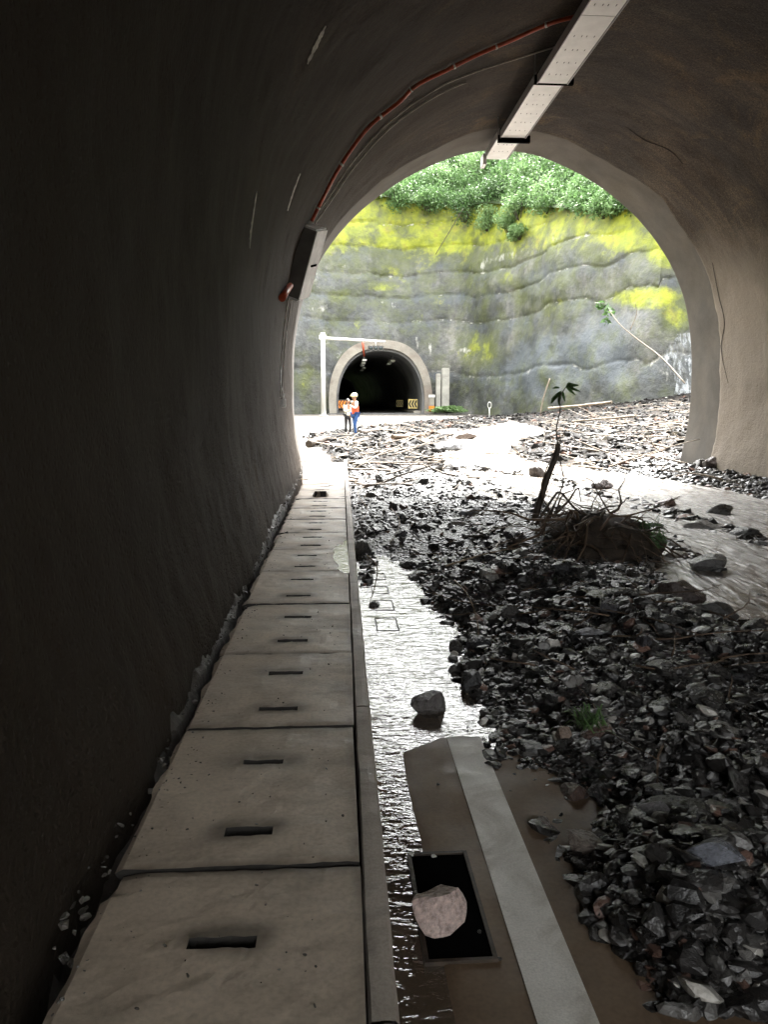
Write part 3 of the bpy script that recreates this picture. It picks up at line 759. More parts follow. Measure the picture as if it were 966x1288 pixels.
for (x, y, s, lab, t, sd, asp) in [
    (888, 722, .50, 'big black-and-pale boulder at the tip of the stone spit in the brown stream', (.09, .088, .088), 21, (1, .7, .62)),
    (852, 705, .30, 'rounded buff boulder just left of the biggest stream boulder', (.27, .24, .21), 22, (1, .8, .6)),
    (826, 688, .34, 'flat grey-white boulder at the upstream end of the spit', (.25, .25, .25), 23, (1, .7, .4)),
    (822, 668, .34, 'flat dark stone beside the foaming stream above the spit', (.05, .05, .05), 24, (1, .7, .4)),
    (838, 640, .42, 'reddish brown boulder in the middle row of stream stones', (.16, .095, .075), 25, (1, .8, .65)),
    (812, 640, .34, 'low dark red slab left of the reddish boulder in the stream', (.11, .055, .045), 26, (1, .7, .4)),
    (868, 655, .40, 'orange-brown flat stone in the stream row', (.26, .12, .07), 27, (1, .7, .35)),
    (885, 668, .62, 'wide pale flat rock in the middle row of stream stones', (.22, .21, .20), 28, (1, .7, .3)),
    (905, 650, .44, 'dark angular boulder behind the wide pale rock in the stream', (.05, .048, .045), 29, (1, .8, .65)),
    (938, 678, .42, 'black boulder at the right end of the stream row', (.04, .038, .036), 30, (1, .75, .6)),
    (958, 690, .30, 'speckled grey stone at the right edge of the picture in the stream', (.15, .15, .15), 31, (1, .8, .5)),
    (958, 755, .16, 'small black stone alone in the brown water at the right edge', (.03, .03, .03), 32, (1, .8, .5)),
    (677, 602, .55, 'rounded dark brown boulder in the white water left of the sapling top', (.075, .062, .055), 33, (1, .8, .75)),
    (703, 605, .45, 'low wet brown stone just right of the round boulder in white water', (.10, .09, .085), 34, (1, .8, .4)),
    (757, 618, .52, 'dark red-brown boulder between the two arms of the stream', (.07, .045, .04), 35, (1, .8, .7)),
    (733, 618, .50, 'pale flat rock left of the red-brown boulder between the stream arms', (.2, .2, .2), 36, (1, .7, .35)),
    (570, 568, 1.0, 'bluish grey block in the white water near the middle of the picture', (.18, .19, .21), 37, (1, .8, .45)),
    (583, 553, 1.5, 'dark brown slab on the far side of the white water', (.10, .075, .065), 38, (1, .6, .35)),
    (563, 550, 1.4, 'grey slab left of the dark brown slab across the white water', (.16, .15, .15), 39, (1, .6, .35)),
    (852, 775, .42, 'large dark rock with a brown left face on the stream bank', (.065, .05, .045), 40, (1, .8, .85)),
    (900, 800, .40, 'long dark rock on the bank right of the brown-faced rock', (.06, .058, .055), 41, (1.2, .7, .5)),
    (890, 1150, .22, 'blue-grey blurred stone low in the right corner of the rubble', (.17, .18, .21), 42, (1, .7, .5)),
    (735, 1075, .17, 'buff stone at the edge of the rubble above its shadowed hollow', (.24, .20, .17), 43, (1.1, .7, .6)),
    (812, 1050, .17, 'pale grey stone in the gravel right of the buff stone', (.22, .21, .21), 44, (1.1, .8, .5)),
    (708, 950, .14, 'tan stone standing out of the dark gravel', (.27, .20, .16), 45, (.8, .8, .8)),
    (740, 835, .28, 'thin light grey slate lying on the heap beyond the gravel', (.22, .22, .23), 46, (1, .45, .2)),
    (590, 870, .16, 'black block at the corner where the gravel meets the pool', (.045, .045, .045), 47, (1, .9, 1.1)),
    (455, 700, .42, 'black block wedged against the kerb at the head of the pool', (.03, .027, .025), 48, (.65, 1.2, .7)),
    (895, 605, .55, 'dark brown block at the foot of the right tunnel wall', (.06, .045, .04), 49, (1, .8, .7)),
    (930, 600, .60, 'red-brown block against the right tunnel wall', (.11, .07, .055), 50, (1, .8, .6)),
    (590, 665, .36, 'flat pale slate on the heap left of the root ball', (.2, .21, .22), 51, (1, .6, .3)),
    (575, 682, .34, 'buff flat slate in front of the pale slate', (.2, .185, .16), 52, (1.1, .4, .22)),
]: rock(x, y, s, lab, t, sd, asp, rz=random.uniform(-.5, .5))

p_ = np.stack([RNG.normal(-.665, .025, 420), RNG.uniform(.3, 16.3, 420)], -1)
def height(P): return .255+0*P[..., 0], 1+0*P[..., 0]
PROTO_T = tones
def tones(n): return RNG.uniform(.05, .15, n)[:, None]*np.array([1, .88, .76])
spot_mesh('mortar_crumbs', 'crumbled mortar and grit lying between the walkway slabs and the left wall', p_, loguni(.012, .05, 420))
def height(P): return .302+0*P[..., 0], 1+0*P[..., 0]
p_ = np.stack([-.6+.62*RNG.random(520)**1.0, RNG.uniform(1.2, 9, 520)], -1); p_[:260, 0] = -.6+.12*RNG.random(260)
spot_mesh('grit', 'fine grit scattered over the walkway slabs', p_, loguni(.004, .014, 520))
height = _h0; tones = PROTO_T
# big flat slates half sunk in the mud of the heap
p_ = scatter_pts(70, .8, 5, 2.2, 12, .25); sz_ = loguni(.16, .38, 70)
for (x, y), z, k_ in zip(p_, height(p_)[0], sz_):
    o = link('slate', SM[random.choice([0, 3, 6, 9])][random.choice([0, 1, 5, 0])], loc=(x, y, z+.01), rot=(random.gauss(0, .22), random.gauss(0, .22), random.uniform(0, 6.28)), scale=(k_, k_*random.uniform(.6, .95), k_*.6))
    tag(o, 'large dark flat slate half sunk in the rubble heap', 'slate', 'large flat slates sunk in the heap')
# ================================================================== GORGE CLIFF, HILL
path = [(-6, 17.6), (-14, 24), (-19, 36), (-18, 52), (-12, 66), (-5, 73.5), (0, 76.8), (5, 78), (9.5, 77.8), (12.9, 75.4), (15.2, 69.5), (16.8, 62), (18.8, 55.6), (21, 51.2), (25, 50), (30, 46), (33, 38), (29, 27), (20, 19.5), (11, 17.4)]
NU = 520; PP = spline(path, NU)
T = np.gradient(PP, axis=0); T /= np.linalg.norm(T, axis=1)[:, None]; OUT = np.stack([-T[:, 1], T[:, 0]], -1)
dist = np.hypot(PP[:, 0], PP[:, 1])
tk = np.linspace(0, 1, len(path)); tu = np.linspace(0, 1, NU)
top = np.interp(tu, tk, [14, 15, 18, 20, 22, 23.5, 23.3, 22.8, 22, 21.2, 19.3, 17.2, 15.8, 15.4, 15.6, 15.5, 15, 14, 14, 14])
NVW = 150
courses = np.array([-1, 4.4, 9.6, 12.1, 14.4, 17.2, 19.6, 22.6, 26])
vz = np.linspace(0, 1, NVW)
Z = -1+(top[:, None]+1)*vz[None]
Ug = np.broadcast_to(tu[:, None], Z.shape)
wv = .9*fbm(np.stack([Ug*60, Ug*0, Z*.0], -1), .35, 3, 51)+.12*fbm(np.stack([Ug*60, Ug*0, Z*.25], -1), 1.2, 3, 53)
Zc = Z+wv*np.clip(Z/4, 0, 1)
k = np.clip(np.searchsorted(courses, Zc)-1, 0, len(courses)-2); fr = (Zc-courses[k])/(courses[k+1]-courses[k])
amp = .15+.16*fbm(np.stack([Ug*60, k*3.3, Z*0], -1), .5, 2, 57)
off = .17*Z - amp*np.sin(np.pi*np.clip(fr, 0, 1)**.8)*.75 + .28*k*0
lip = np.where(fr < .07, .20*(1-fr/.07), 0)*(1+.9*fbm(np.stack([Ug*60, k*5.1, Z*0], -1), .8, 3, 59)); off = off+lip*.6
base3 = np.stack([PP[:, 0][:, None]+OUT[:, 0][:, None]*off, PP[:, 1][:, None]+OUT[:, 1][:, None]*off, Z], -1)
rg = 1.5*fbm(base3, .12, 3, 61)+.16*fbm(base3, .7, 4, 63)
flatz = np.exp(-((Z-3.5)/6.5)**2)*np.exp(-((PP[:, 0][:, None]-4.5)/8.5)**2)*(PP[:, 1][:, None] > 70)
rg = rg*(1-.9*flatz); off = off*(1-flatz)+flatz*(.03*Z-.15)+rg
C = np.stack([PP[:, 0][:, None]+OUT[:, 0][:, None]*off, PP[:, 1][:, None]+OUT[:, 1][:, None]*off, Z], -1)
FX, FY, FB = 4.52, 76.6, .58     # far tunnel
F = gridfaces(NU, NVW)
ctr = C.reshape(-1, 3)[F].mean(1)
def in_arch(x, z, hw, ht, zs=2.6):
    dx = np.abs(x-FX)
    return np.where(z < zs, dx < hw, ((dx/hw)**2+((z-zs)/(ht-zs))**2) < 1)
hole = in_arch(ctr[:, 0], ctr[:, 2], 4.55, 7.2) & (ctr[:, 1] > 70)
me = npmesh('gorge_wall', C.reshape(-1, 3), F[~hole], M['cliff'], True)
wx, wy = seen(C.reshape(-1, 3)); wx = np.nan_to_num(wx, nan=-999); wy = np.nan_to_num(wy, nan=-999)
zz = C.reshape(-1, 3)[:, 2]
def blob(x, y, rx, ry, a=1.0, an=0.0):
    c, s = math.cos(an), math.sin(an); dx = (wx-x)*c+(wy-y)*s; dy = -(wx-x)*s+(wy-y)*c
    return a*np.exp(-((dx/rx)**2+(dy/ry)**2)**1.4)
moss = .24+.14*np.clip((zz-8)/8, 0, 1); moss = moss*np.ones_like(wx)+.0+.3*np.clip((330-wy)/40, 0, 1)*(wy > 0)
for b_ in [(520, 275, 70, 14, .7), (450, 285, 45, 22, .75), (500, 305, 80, 14, .8), (560, 300, 70, 28, .75), (620, 300, 40, 14, .7), (440, 300, 30, 20, .6), (480, 360, 35, 9, .6), (425, 372, 20, 12, .55), (452, 405, 12, 22, .45),
           (640, 350, 26, 14, .45), (700, 385, 50, 26, .42, -.4), (790, 300, 50, 22, .8), (835, 300, 30, 45, .95), (820, 375, 60, 18, .75), (850, 395, 26, 26, .7), (385, 480, 14, 36, .5), (600, 440, 40, 34, .5), (660, 420, 50, 20, .3, -.4), (690, 300, 20, 10, .4)]:
    moss = np.maximum(moss, blob(*b_))
moss = np.where((wy < 262) & (wx > 470) & (wx < 700), np.maximum(moss, .5), moss)
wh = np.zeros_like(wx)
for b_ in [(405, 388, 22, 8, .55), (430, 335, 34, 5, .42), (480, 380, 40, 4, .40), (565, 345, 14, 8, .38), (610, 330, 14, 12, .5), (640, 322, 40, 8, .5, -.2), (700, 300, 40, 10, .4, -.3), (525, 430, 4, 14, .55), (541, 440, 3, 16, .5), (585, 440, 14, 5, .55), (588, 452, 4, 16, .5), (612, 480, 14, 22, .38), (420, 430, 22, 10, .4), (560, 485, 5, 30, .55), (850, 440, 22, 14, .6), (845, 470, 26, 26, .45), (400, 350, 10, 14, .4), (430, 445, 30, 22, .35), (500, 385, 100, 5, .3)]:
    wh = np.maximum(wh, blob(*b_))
frf = fr.reshape(-1); lipn = fbm(C.reshape(-1, 3), .35, 4, 123); wh = np.maximum(wh, np.clip(.50*(1-frf/.10)+.35*lipn, 0, .6)*(frf < .12)); wh = np.maximum(wh, np.clip((frf-.80)/.2, 0, 1)*(.25+.5*fbm(C.reshape(-1, 3)*np.array([1, 1, .1]), .9, 4, 125)))  # lit ledge lips painted pale, with white bloom streaks under them
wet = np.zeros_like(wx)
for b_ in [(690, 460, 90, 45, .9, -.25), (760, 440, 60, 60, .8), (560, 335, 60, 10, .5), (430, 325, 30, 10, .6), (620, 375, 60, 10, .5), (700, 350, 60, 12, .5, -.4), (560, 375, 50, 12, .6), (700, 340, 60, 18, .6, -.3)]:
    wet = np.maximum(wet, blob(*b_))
wet = np.maximum(wet, .5*np.clip((frf-.5)/.4, 0, 1)); vcol(me, 'wear_and_light', np.stack([moss, wh, wet], -1))  # dark band under each lip joins the wet patches
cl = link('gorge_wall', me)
tag(cl, 'tall curved grey retaining wall of lumpy shotcrete courses with yellow-green moss', 'retaining wall')
# hillside above the wall
NH = 40; vv = np.linspace(0, 1, NH)
topP = C[:, -1, :]; dtop = np.hypot(topP[:, 0], topP[:, 1]); tt_ = np.clip(topP[:, 0]/np.maximum(topP[:, 1], 1)*Y_OUT, -.8, 7.6); sl_ = np.interp(tt_, [p[0] for p in prof_c], [p[1] for p in prof_c]); crest = np.maximum(1.55+(np.minimum((sl_-EYE)/Y_OUT, .33))*(dtop+9)+1.3, topP[:, 2]+2.5)
prof_off = np.interp(vv, [0, .6, 1], [-.6, 9, 60]); 
HZ = topP[:, 2][:, None]-.3+(crest-topP[:, 2])[:, None]*np.interp(vv, [0, .6, 1], [0, 1, .95])[None]
OUTs = np.stack([np.convolve(np.pad(OUT[:, i], 15, 'edge'), np.ones(31)/31, 'valid') for i in (0, 1)], -1)
HC = np.stack([topP[:, 0][:, None]+OUTs[:, 0][:, None]*prof_off[None], topP[:, 1][:, None]+OUTs[:, 1][:, None]*prof_off[None], HZ], -1)
HC[..., 2] += .7*fbm(HC, .25, 3, 71)*np.clip(vv*6, 0, 1)[None]
me = npmesh('hillside', HC.reshape(-1, 3), gridfaces(NU, NH), M['earth'], True); tag(link('hillside', me), kind='structure')
SB = BVHTree.FromPolygons([Vector(v) for v in C.reshape(-1, 3)]+[Vector(v) for v in HC.reshape(-1, 3)], [list(f) for f in F]+[list(f) for f in gridfaces(NU, NH)+NU*NVW])
# foliage
def leaves(centers, radii, per, lsize, droop=.3, tb=None):
    n = len(centers)*per; c = np.repeat(centers, per, 0); r = np.repeat(radii, per)
    d = RNG.normal(size=(n, 3)); d /= np.linalg.norm(d, axis=1)[:, None]; rr = RNG.random(n)**.4
    d[:, 2] = d[:, 2]*.8
    p = c+d*(r*rr)[:, None]
    L = lsize*RNG.uniform(.6, 1.4, n)
    a = RNG.normal(size=(n, 3))+d*.6; a[:, 2] -= droop; a /= np.linalg.norm(a, axis=1)[:, None]
    b = np.cross(a, RNG.normal(size=(n, 3))+np.array([0, 0, 1.2])); b /= np.linalg.norm(b, axis=1)[:, None]
    V = np.stack([p-a*L[:, None]*.5, p+b*L[:, None]*.2, p+a*L[:, None]*.5, p-b*L[:, None]*.2], 1)
    tone = np.repeat(np.clip((tb if tb is not None else RNG.uniform(.25, .75, len(centers))), 0, 1), per)+RNG.normal(0, .14, n)
    return V.reshape(-1, 3), np.arange(n*4).reshape(n, 4), np.repeat(np.clip(tone, 0, 1), 4)
def leafmesh(name, args): 
    V, F, t = args; me = npmesh(name, V, F, M['leaf']); vcol(me, 'tone', t); return me
ui = np.where((PP[:, 1] > 44))[0]
cc = []
for _ in range(1500):
    u = random.choice(list(ui)); v = random.random()**1.1*24
    a = HC[u, int(v)]; cc.append((a[0]+random.uniform(-1, 1), a[1]+random.uniform(-1, 1), a[2]+random.uniform(0, .9)))
cc = np.array(cc)
wx2, wy2 = seen(cc)
kk = (wx2 > 300) & (wx2 < 1000); cc = cc[kk]
tag(link('undergrowth', leafmesh('undergrowth', leaves(cc, RNG.uniform(.7, 1.5, len(cc)), 125, .32))), 'dense bright green undergrowth covering the hillside above the wall', 'undergrowth', kind='stuff')
# single bushes along the brow
def bush(px_, py_, Y, rad, lab, tb, kind='bush', n=9, per=190, lsz=.25, drp=.3):
    d_ = sight(px_, py_).normalized(); h_ = SB.ray_cast(EYEP, d_)
    c = (h_[0]-d_*rad*.35) if (h_[0] and kind == 'bush') else at_y(px_, py_, Y)
    root = empty(kind, (c.x, c.y, c.z-rad*.8), lab, kind.replace('_', ' '))
    cs = []
    mb = MB()
    for i in range(n):
        v = Vector((random.gauss(0, 1), random.gauss(0, 1), random.gauss(.3, .8))).normalized()*rad*random.uniform(.2, .75)
        cs.append(v+Vector((0, 0, rad*.8))); mb.tube([(v.x*.15, v.y*.15, rad*.25), (v.x*.4, v.y*.4, rad*.45), tuple(v*.9+Vector((0, 0, rad*.8)))], [rad*.03, rad*.022, rad*.01], 5)
    mb.build('stem', M['bark'], root)
    link('crown', leafmesh('crown', leaves(np.array([tuple(c_) for c_ in cs]), np.full(n, rad*.55), per, lsz, drp, tb+.12+RNG.normal(0, .08, n))), root)
    return root
for a in [(498, 246, 83, 2.0, 'rounded mid green bush at the left end of the brow above the moss', .45), (540, 250, 84, 2.2, 'dark green bush above the left mossy brow', .3),
          (585, 262, 82, 2.4, 'dark leafy bush hanging over the middle of the brow', .22), (560, 228, 88, 2.6, 'pale green bush high behind the dark brow bushes', .75),
          (620, 240, 83, 2.2, 'dense dark bush below the cable tray end', .18), (655, 262, 72, 2.0, 'fern-like pale green bush spilling onto the wall top', .7),
          (690, 250, 68, 2.3, 'broad bright green bush right of the cable tray end', .8), (730, 245, 64, 1.9, 'bright green bush near the right shoulder of the arch', .7),
          (665, 225, 80, 2.4, 'light green bush right under the crown of the arch', .85), (760, 262, 60, 1.4, 'small grey-green bush at the right end of the brow', .6),
          (600, 215, 90, 2.4, 'bright bush at the top left of the hillside', .8), (715, 225, 74, 2.0, 'mid green bush high on the right of the hillside', .5),
          (640, 283, 70, 1.5, 'small yellow-green tuft clinging below the brow', .95), (612, 279, 74, 1.6, 'spiky light green tuft just below the brow', .9), (655, 292, 66, 1.2, 'tuft of pale leaves at the top of the white stain', .85)]:
    bush(*a)
weeds = bush(563, 517, 73, 1.0, 'low patch of bright green weeds right of the far tunnel mouth', .95, 'weed_patch', 10, 90, .3)
weeds.scale = (2.0, 1.0, .5); weeds.location.z = gb(73)

# waterfall at the right
CB = BVHTree.FromPolygons([Vector(v) for v in C.reshape(-1, 3)], [list(f) for f in F])
def fall():
    n = 40; mN = 26; L_ = spline([(852, 420), (838, 440), (826, 462), (818, 492), (812, 505)], n); R_ = spline([(905, 415), (905, 440), (905, 460), (905, 492), (905, 505)], n)
    V = []
    for i in range(n):
        for j in range(mN):
            f = j/(mN-1); q = L_[i]*(1-f)+R_[i]*f; q = q+np.array([random.uniform(-1, 1)*1.5*(f < .2), 0])
            h = CB.ray_cast(EYEP, sight(*q).normalized()); V.append((h[0]-sight(*q).normalized()*.12)[:] if h[0] else at_y(q[0], q[1], 50)[:])
    V = np.array(V); V[:, 1] -= .08*fbm(V, 1.0, 4, 5)
    F_ = gridfaces(n, mN); c_ = V[F_].mean(1); ed = np.tile(np.repeat(np.arange(mN-1), 1), n-1) if False else (F_[:, 0] % mN)/mN
    keep = (fbm(c_*np.array([1, 1, .35]), 1.1, 4, 88) > .15-ed*1.1)
    return npmesh('waterfall', V, F_[keep], M['foam'], True)
m, nt, b = mat('falling_water'); M['foam'] = m
f_ = ramp(nt, noise(nt, 1.5, 6, .7, stretch=(1.6, 1.6, .35)), [(.40, 0.0), (.56, 1.0)])
nt.links.new(mix(nt, f_, (.16, .165, .16), (.46, .48, .50)), b.inputs['Base Color']); b.inputs['Roughness'].default_value = .35
nt.links.new(bump(nt, noise(nt, 2, 6, .7, stretch=(1, 1, .3)), .8, .3), b.inputs['Normal'])
tr_ = nt.nodes.new('ShaderNodeBsdfTransparent'); mx_ = nt.nodes.new('ShaderNodeMixShader'); nt.links.new(ramp(nt, noise(nt, 2.2, 6, .7, stretch=(1.6, 1.6, .3)), [(.42, .05), (.58, .85)]), mx_.inputs[0]); nt.links.new(tr_.outputs[0], mx_.inputs[1]); nt.links.new(b.outputs[0], mx_.inputs[2]); nt.links.new(mx_.outputs[0], nt.nodes['Material Output'].inputs[0])
tag(link('waterfall', fall()), 'white water cascading down the wall at the right edge of the opening', 'waterfall')

# ================================================================== FAR TUNNEL
ft = empty('far_tunnel', (FX, FY, FB), 'dark mouth of the next road tunnel with a pale concrete rim, below the mossy wall', 'tunnel')
half = [(1.0, .0), (1.01, .16), (1.0, .32), (.955, .5), (.86, .67), (.71, .82), (.5, .93), (.26, .985), (0, 1.0)]
def arc2(hw, ht, n=60):
    pts = [(-a*hw, z*ht) for a, z in half]+[(a*hw, z*ht) for a, z in half[:-1][::-1]]
    return spline(pts, n)
def ringpart(name, hw0, ht0, hw1, ht1, y0, y1, m, wob=.0):
    A, B = arc2(hw0, ht0), arc2(hw1, ht1); n = len(A)
    rows = [np.stack([A[:, 0], np.full(n, y1), A[:, 1]], -1), np.stack([A[:, 0], np.full(n, y0), A[:, 1]], -1), np.stack([B[:, 0], np.full(n, y0), B[:, 1]], -1), np.stack([B[:, 0], np.full(n, y1), B[:, 1]], -1)]
    return link(name, npmesh(name, np.stack(rows, 1).reshape(-1, 3), gridfaces(n, 4)[:, ::-1], m), ft)
ringpart('portal_rim', 4.32, 6.35, 5.05, 7.15, -.9, 2.2, M['portal2'])
ringpart('inner_rim', 4.12, 6.1, 4.36, 6.39, -.5, 1.4, M['lin2'])
A = arc2(4.12, 6.1); n = len(A); yl = np.linspace(1.2, 70, 30)
V = np.stack([np.stack([A[:, 0]-.0009*(y_-1)**2, np.full(n, y_), A[:, 1]], -1) for y_ in yl], 1)
link('lining', npmesh('lining', V.reshape(-1, 3), gridfaces(n, 30), M['lin2'], True), ft)
MB().box((-.0009*69**2, 70.2, 3), (12, .2, 8)).build('dark_end', M['black'], ft)  # added black end closes the tunnel so its depth looks dark
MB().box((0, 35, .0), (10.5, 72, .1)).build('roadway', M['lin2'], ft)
for sx in (-1, 1): MB().box((sx*3.75, 34, .16), (.7, 68, .26), bev=.02).build('side_kerb', M['portal2'], ft)
# hanging light fittings inside the far tunnel
def lamp(parent, x, y, z, L, name='light_fitting'):
    f_ = MB().box((0, 0, 0), (.42, L, .16), bev=.03).build(name, M['galv'], parent, loc=(x, y, z))
    MB().tube([(0, -L*.3, .08), (0, -L*.3, .7)], .025).tube([(0, L*.3, .08), (0, L*.3, .7)], .025).build('hanger', M['galv_side'], f_)
for (x, y, z, L) in [(-1.55, .6, 5.25, 1.4), (-1.55, 3.2, 5.1, 1.5), (-1.55, 6.2, 5.0, 1.5), (-1.2, 12, 5.0, 1.5), (-1.2, 18, 5.0, 1.5), (1.5, 4, 5.35, 2.2), (1.5, 9, 5.35, 2.2)]: lamp(ft, x, y, z, L)
MB().tube([(-1.75, -.95, 6.9), (-1.7, -.98, 6.3), (-1.6, -.6, 5.6)], .09).build('conduit', M['orange'], ft)
# chevron boards
def chevron(px_, Y, zc, s, lab, colr, deep=0, fx=None):
    x = fx if fx is not None else at_y(px_, 508, Y).x
    root = empty('chevron_sign', (x, Y, zc-s/2), lab, 'road sign', 'chevron boards on the far tunnel walls')
    MB().box((0, 0, s/2), (s, .05, s), bev=.02).build('board', M[colr], root)
    for k in (-1, 0, 1):
        o = k*s*.3; t = s*.09
        MB().poly([(o-t+s*.08, -.031, s*.12), (o+t+s*.08, -.031, s*.12), (o+t-s*.10, -.031, s*.5), (o+t+s*.08, -.031, s*.88), (o-t+s*.08, -.031, s*.88), (o-t-s*.10, -.031, s*.5)], (0, -.008, 0)).build('chevron', M['signorange' if colr == 'signblack' else 'signblack'], root)
    MB().box((0, .08, s/2-.0), (.06, .12, s*.9)).build('bracket', M['galv_side'], root)
chevron(430, 76.2, 1.5, .95, 'black board with orange chevrons at the left side of the far tunnel mouth', 'signblack')
chevron(519.5, 78.5, 1.55, .95, 'yellow board with black chevrons just inside the right side of the far tunnel', 'signyellow')
chevron(503, 90, 1.6, .8, 'smaller yellow chevron board deeper on the right wall of the far tunnel', 'signyellow')
# traffic signal on a white gantry
gan = empty('signal_gantry', (-.96, 66, gb(66)), 'white steel post with a long arm reaching over the far tunnel mouth', 'gantry')
MB().tube([(0, 0, 0), (0, 0, 7.0)], [.21, .17], 12).build('post', M['white'], gan)
MB().tube([(0, 0, 6.55), (5.3, .2, 6.3)], [.13, .09], 8).build('arm', M['white'], gan)
MB().box((0, 0, 6.62), (.62, .5, .5), bev=.08).build('joint_box', M['white'], gan)
MB().box((0, 0, .06), (.7, .7, .12), bev=.02).build('base_plate', M['white'], gan)
sig = empty('traffic_signal', (3.52, 66, gb(66)+5.72), 'dark horizontal signal head with three round lenses above the far tunnel', 'traffic light')
MB().box((0, 0, 0), (1.32, .25, .46), bev=.05).build('housing', M['signblack'], sig)
MB().tube([(0, .1, .2), (0, .12, .62)], .04).build('hanger', M['white'], sig)
for k in (-1, 0, 1):
    hdd = MB(); 
    pts_ = [(k*.42+.2*math.cos(q), -.13, .2*math.sin(q)) for q in np.linspace(0, 2*math.pi, 16)]
    hdd.tube(pts_, .022, 5, False).build('lens_rim', M['dark_steel'], sig)
    MB().ball((k*.42, -.13, 0), (.32, .1, .32), 2).build('lens', M['lens'], sig)
# small things near the far mouth
hm = empty('marker_post', (9.35, 74, gb(74)), 'short post with white head and orange base beside the right rim of the far tunnel', 'post')
MB().box((0, 0, .95), (.5, .3, 1.9), bev=.04).build('body', M['portal2'], hm)
MB().box((0, -.01, 1.72), (.62, .34, .28), bev=.03).build('head', M['white'], hm)
MB().box((0, -.01, .5), (.52, .32, .6), bev=.02).build('band', M['signorange'], hm)
for (x, y0_, y1_, w_, lab) in [(560, 463, 512, .75, 'pale lime-coated concrete pier right of the far tunnel, taller one'), (551, 470, 512, .45, 'narrow pale pier touching the rim of the far tunnel')]:
    a = at_y(x, y1_, 76.2); b = at_y(x, y0_, 76.2)
    mb = MB().box((0, 0, (b.z-a.z)/2), (w_, .6, b.z-a.z), bev=.06)
    tag(mb.build('concrete_pier', M['pier'] if 'pier' in M else M.setdefault('pier', m_concrete('lime_pier', (.3, .29, .26), (.5, .48, .43), 1.2)), loc=a), lab, 'pier')
c0 = at_y(616, 508, 58); mk = empty('hoop_marker', (c0.x, c0.y, c0.z-.9), 'thin white hoop on a stick in front of the grey wall', 'marker')
MB().tube([(.14*math.cos(q), 0, .8+.24*math.sin(q)) for q in np.linspace(0, 2*math.pi, 18)], .022, 5, False).build('hoop', M['white'], mk)
MB().tube([(0, 0, .58), (0, 0, -.5)], .03).build('stick', M['white'], mk)
for pts_, r_, mt, nm, lab, ys_ in [([(765, 388), (780, 408), (800, 425), (833, 450), (862, 482)], .04, 'palewood', 'fallen_pole_tree', 'long thin bare stem leaning against the wet wall at the right', [46.5, 45.5, 45, 43.5, 41.5]),
                              ([(583, 262), (565, 292), (548, 320)], .04, 'bark', 'hanging_wire', 'thin dark wire hanging down over the mossy upper wall', [75, 75.5, 76]),
                              ([(692, 476), (684, 500), (680, 520)], .05, 'palewood', 'bare_stick', 'bare pale stick standing before the grey wall above the rubble', [50, 50, 50])]:
    P_ = [at_y(x, y, Y_) for (x, y), Y_ in zip(pts_, ys_)]; o0 = P_[-1]
    q = spline([tuple(p-o0) for p in P_], 14)
    if nm == 'fallen_pole_tree':
        root = empty(nm, o0, lab, 'tree')
        MB().tube(q, [r_*(1.0-.5*(1-i/13)) for i in range(14)], 6).build('trunk', M[mt], root)
        br = [at_y(799, 380, 44.5), at_y(801, 395, 44.8), at_y(793, 415, 45.1)]
        MB().tube(spline([tuple(p-o0) for p in br], 9), [.012+.002*i for i in range(9)], 5).build('branch', M[mt], root)
        cs = np.array([tuple(P_[0]-o0+Vector((random.uniform(-.6, .1), 0, random.uniform(-.8, .3)))) for _ in range(5)])
        link('leaves', leafmesh('leaves', leaves(cs, np.full(5, .3), 14, .4, .8, np.full(5, .35))), root)
    else:
        tag(MB().tube(q, r_, 5).build(nm, M[mt], loc=o0), lab, nm.split('_')[-1])

# ================================================================== FIXTURES INSIDE THE TUNNEL
TZ = 6.25
tray = empty('cable_tray', (3.3, 9, TZ), 'long bright perforated steel cable tray slung under the tunnel crown', 'cable tray')
def tp(o): return o
x_l = lambda y: 3.05+.0*(y); WD = .43
segs = [(7.2, 9.9, 0), (9.915, 11.9, .0), (11.98, 14.45, .07), (14.55, 15.95, .15)]
for (a, b_, up) in segs:
    L = b_-a; mb = bmesh.new()
    # underside with slots cut out
    nx_ = 13; ny_ = int(L/.055); xs = np.linspace(0, WD, nx_+1); yy = np.linspace(0, L, ny_+1)
    F = []; V = [(x, y, 0) for x in xs for y in yy]
    for i in range(nx_):
        for j in range(ny_):
            if i in (2, 5, 7, 10) and (j % 7) in (2,) and 2 < j < ny_-2: 
                continue
            q = i*(ny_+1)+j; F.append((q, q+ny_+1, q+ny_+2, q+1))
    # slots narrower than a cell: shrink by shifting grid lines
    V = np.array(V, float).reshape(nx_+1, ny_+1, 3)
    for i in (2, 5, 7, 10): V[i, :, 0] = WD*(i+.5)/nx_-.006; V[i+1, :, 0] = WD*(i+.5)/nx_+.006
    me = npmesh('tray_panel', V.reshape(-1, 3), np.array(F), M['galv'])
    o = link('tray_panel', me, tray, loc=(x_l(a)-3.3, a-9, up)); md = o.modifiers.new('t', 'SOLIDIFY'); md.thickness = .004; md.offset = 1
    MB().box((WD/2, L/2, .058), (WD-.02, L-.02, .1)).build('tray_body', M['black'], tray, loc=(x_l(a)-3.3, a-9, up+.01))
    for nm_, xx in (('side_rail', -.012), ('side_rail', WD+.012)):
        MB().box((xx, L/2, .05), (.012, L, .13)).build(nm_, M['galv_side'], tray, loc=(x_l(a)-3.3, a-9, up))
for y_ in (11.94, 14.5):
    MB().box((WD/2+.03, 0, .0), (WD+.16, .07, .12)).build('cross_bracket', M['black'], tray, loc=(3.05-3.3, y_-9, .06))
    for hx in (WD+.07, -.05): MB().tube([(hx, 0, -.04), (hx, 0, .6)], .012).build('hanger_rod', M['galv_side'], tray, loc=(3.05-3.3, y_-9, .06))
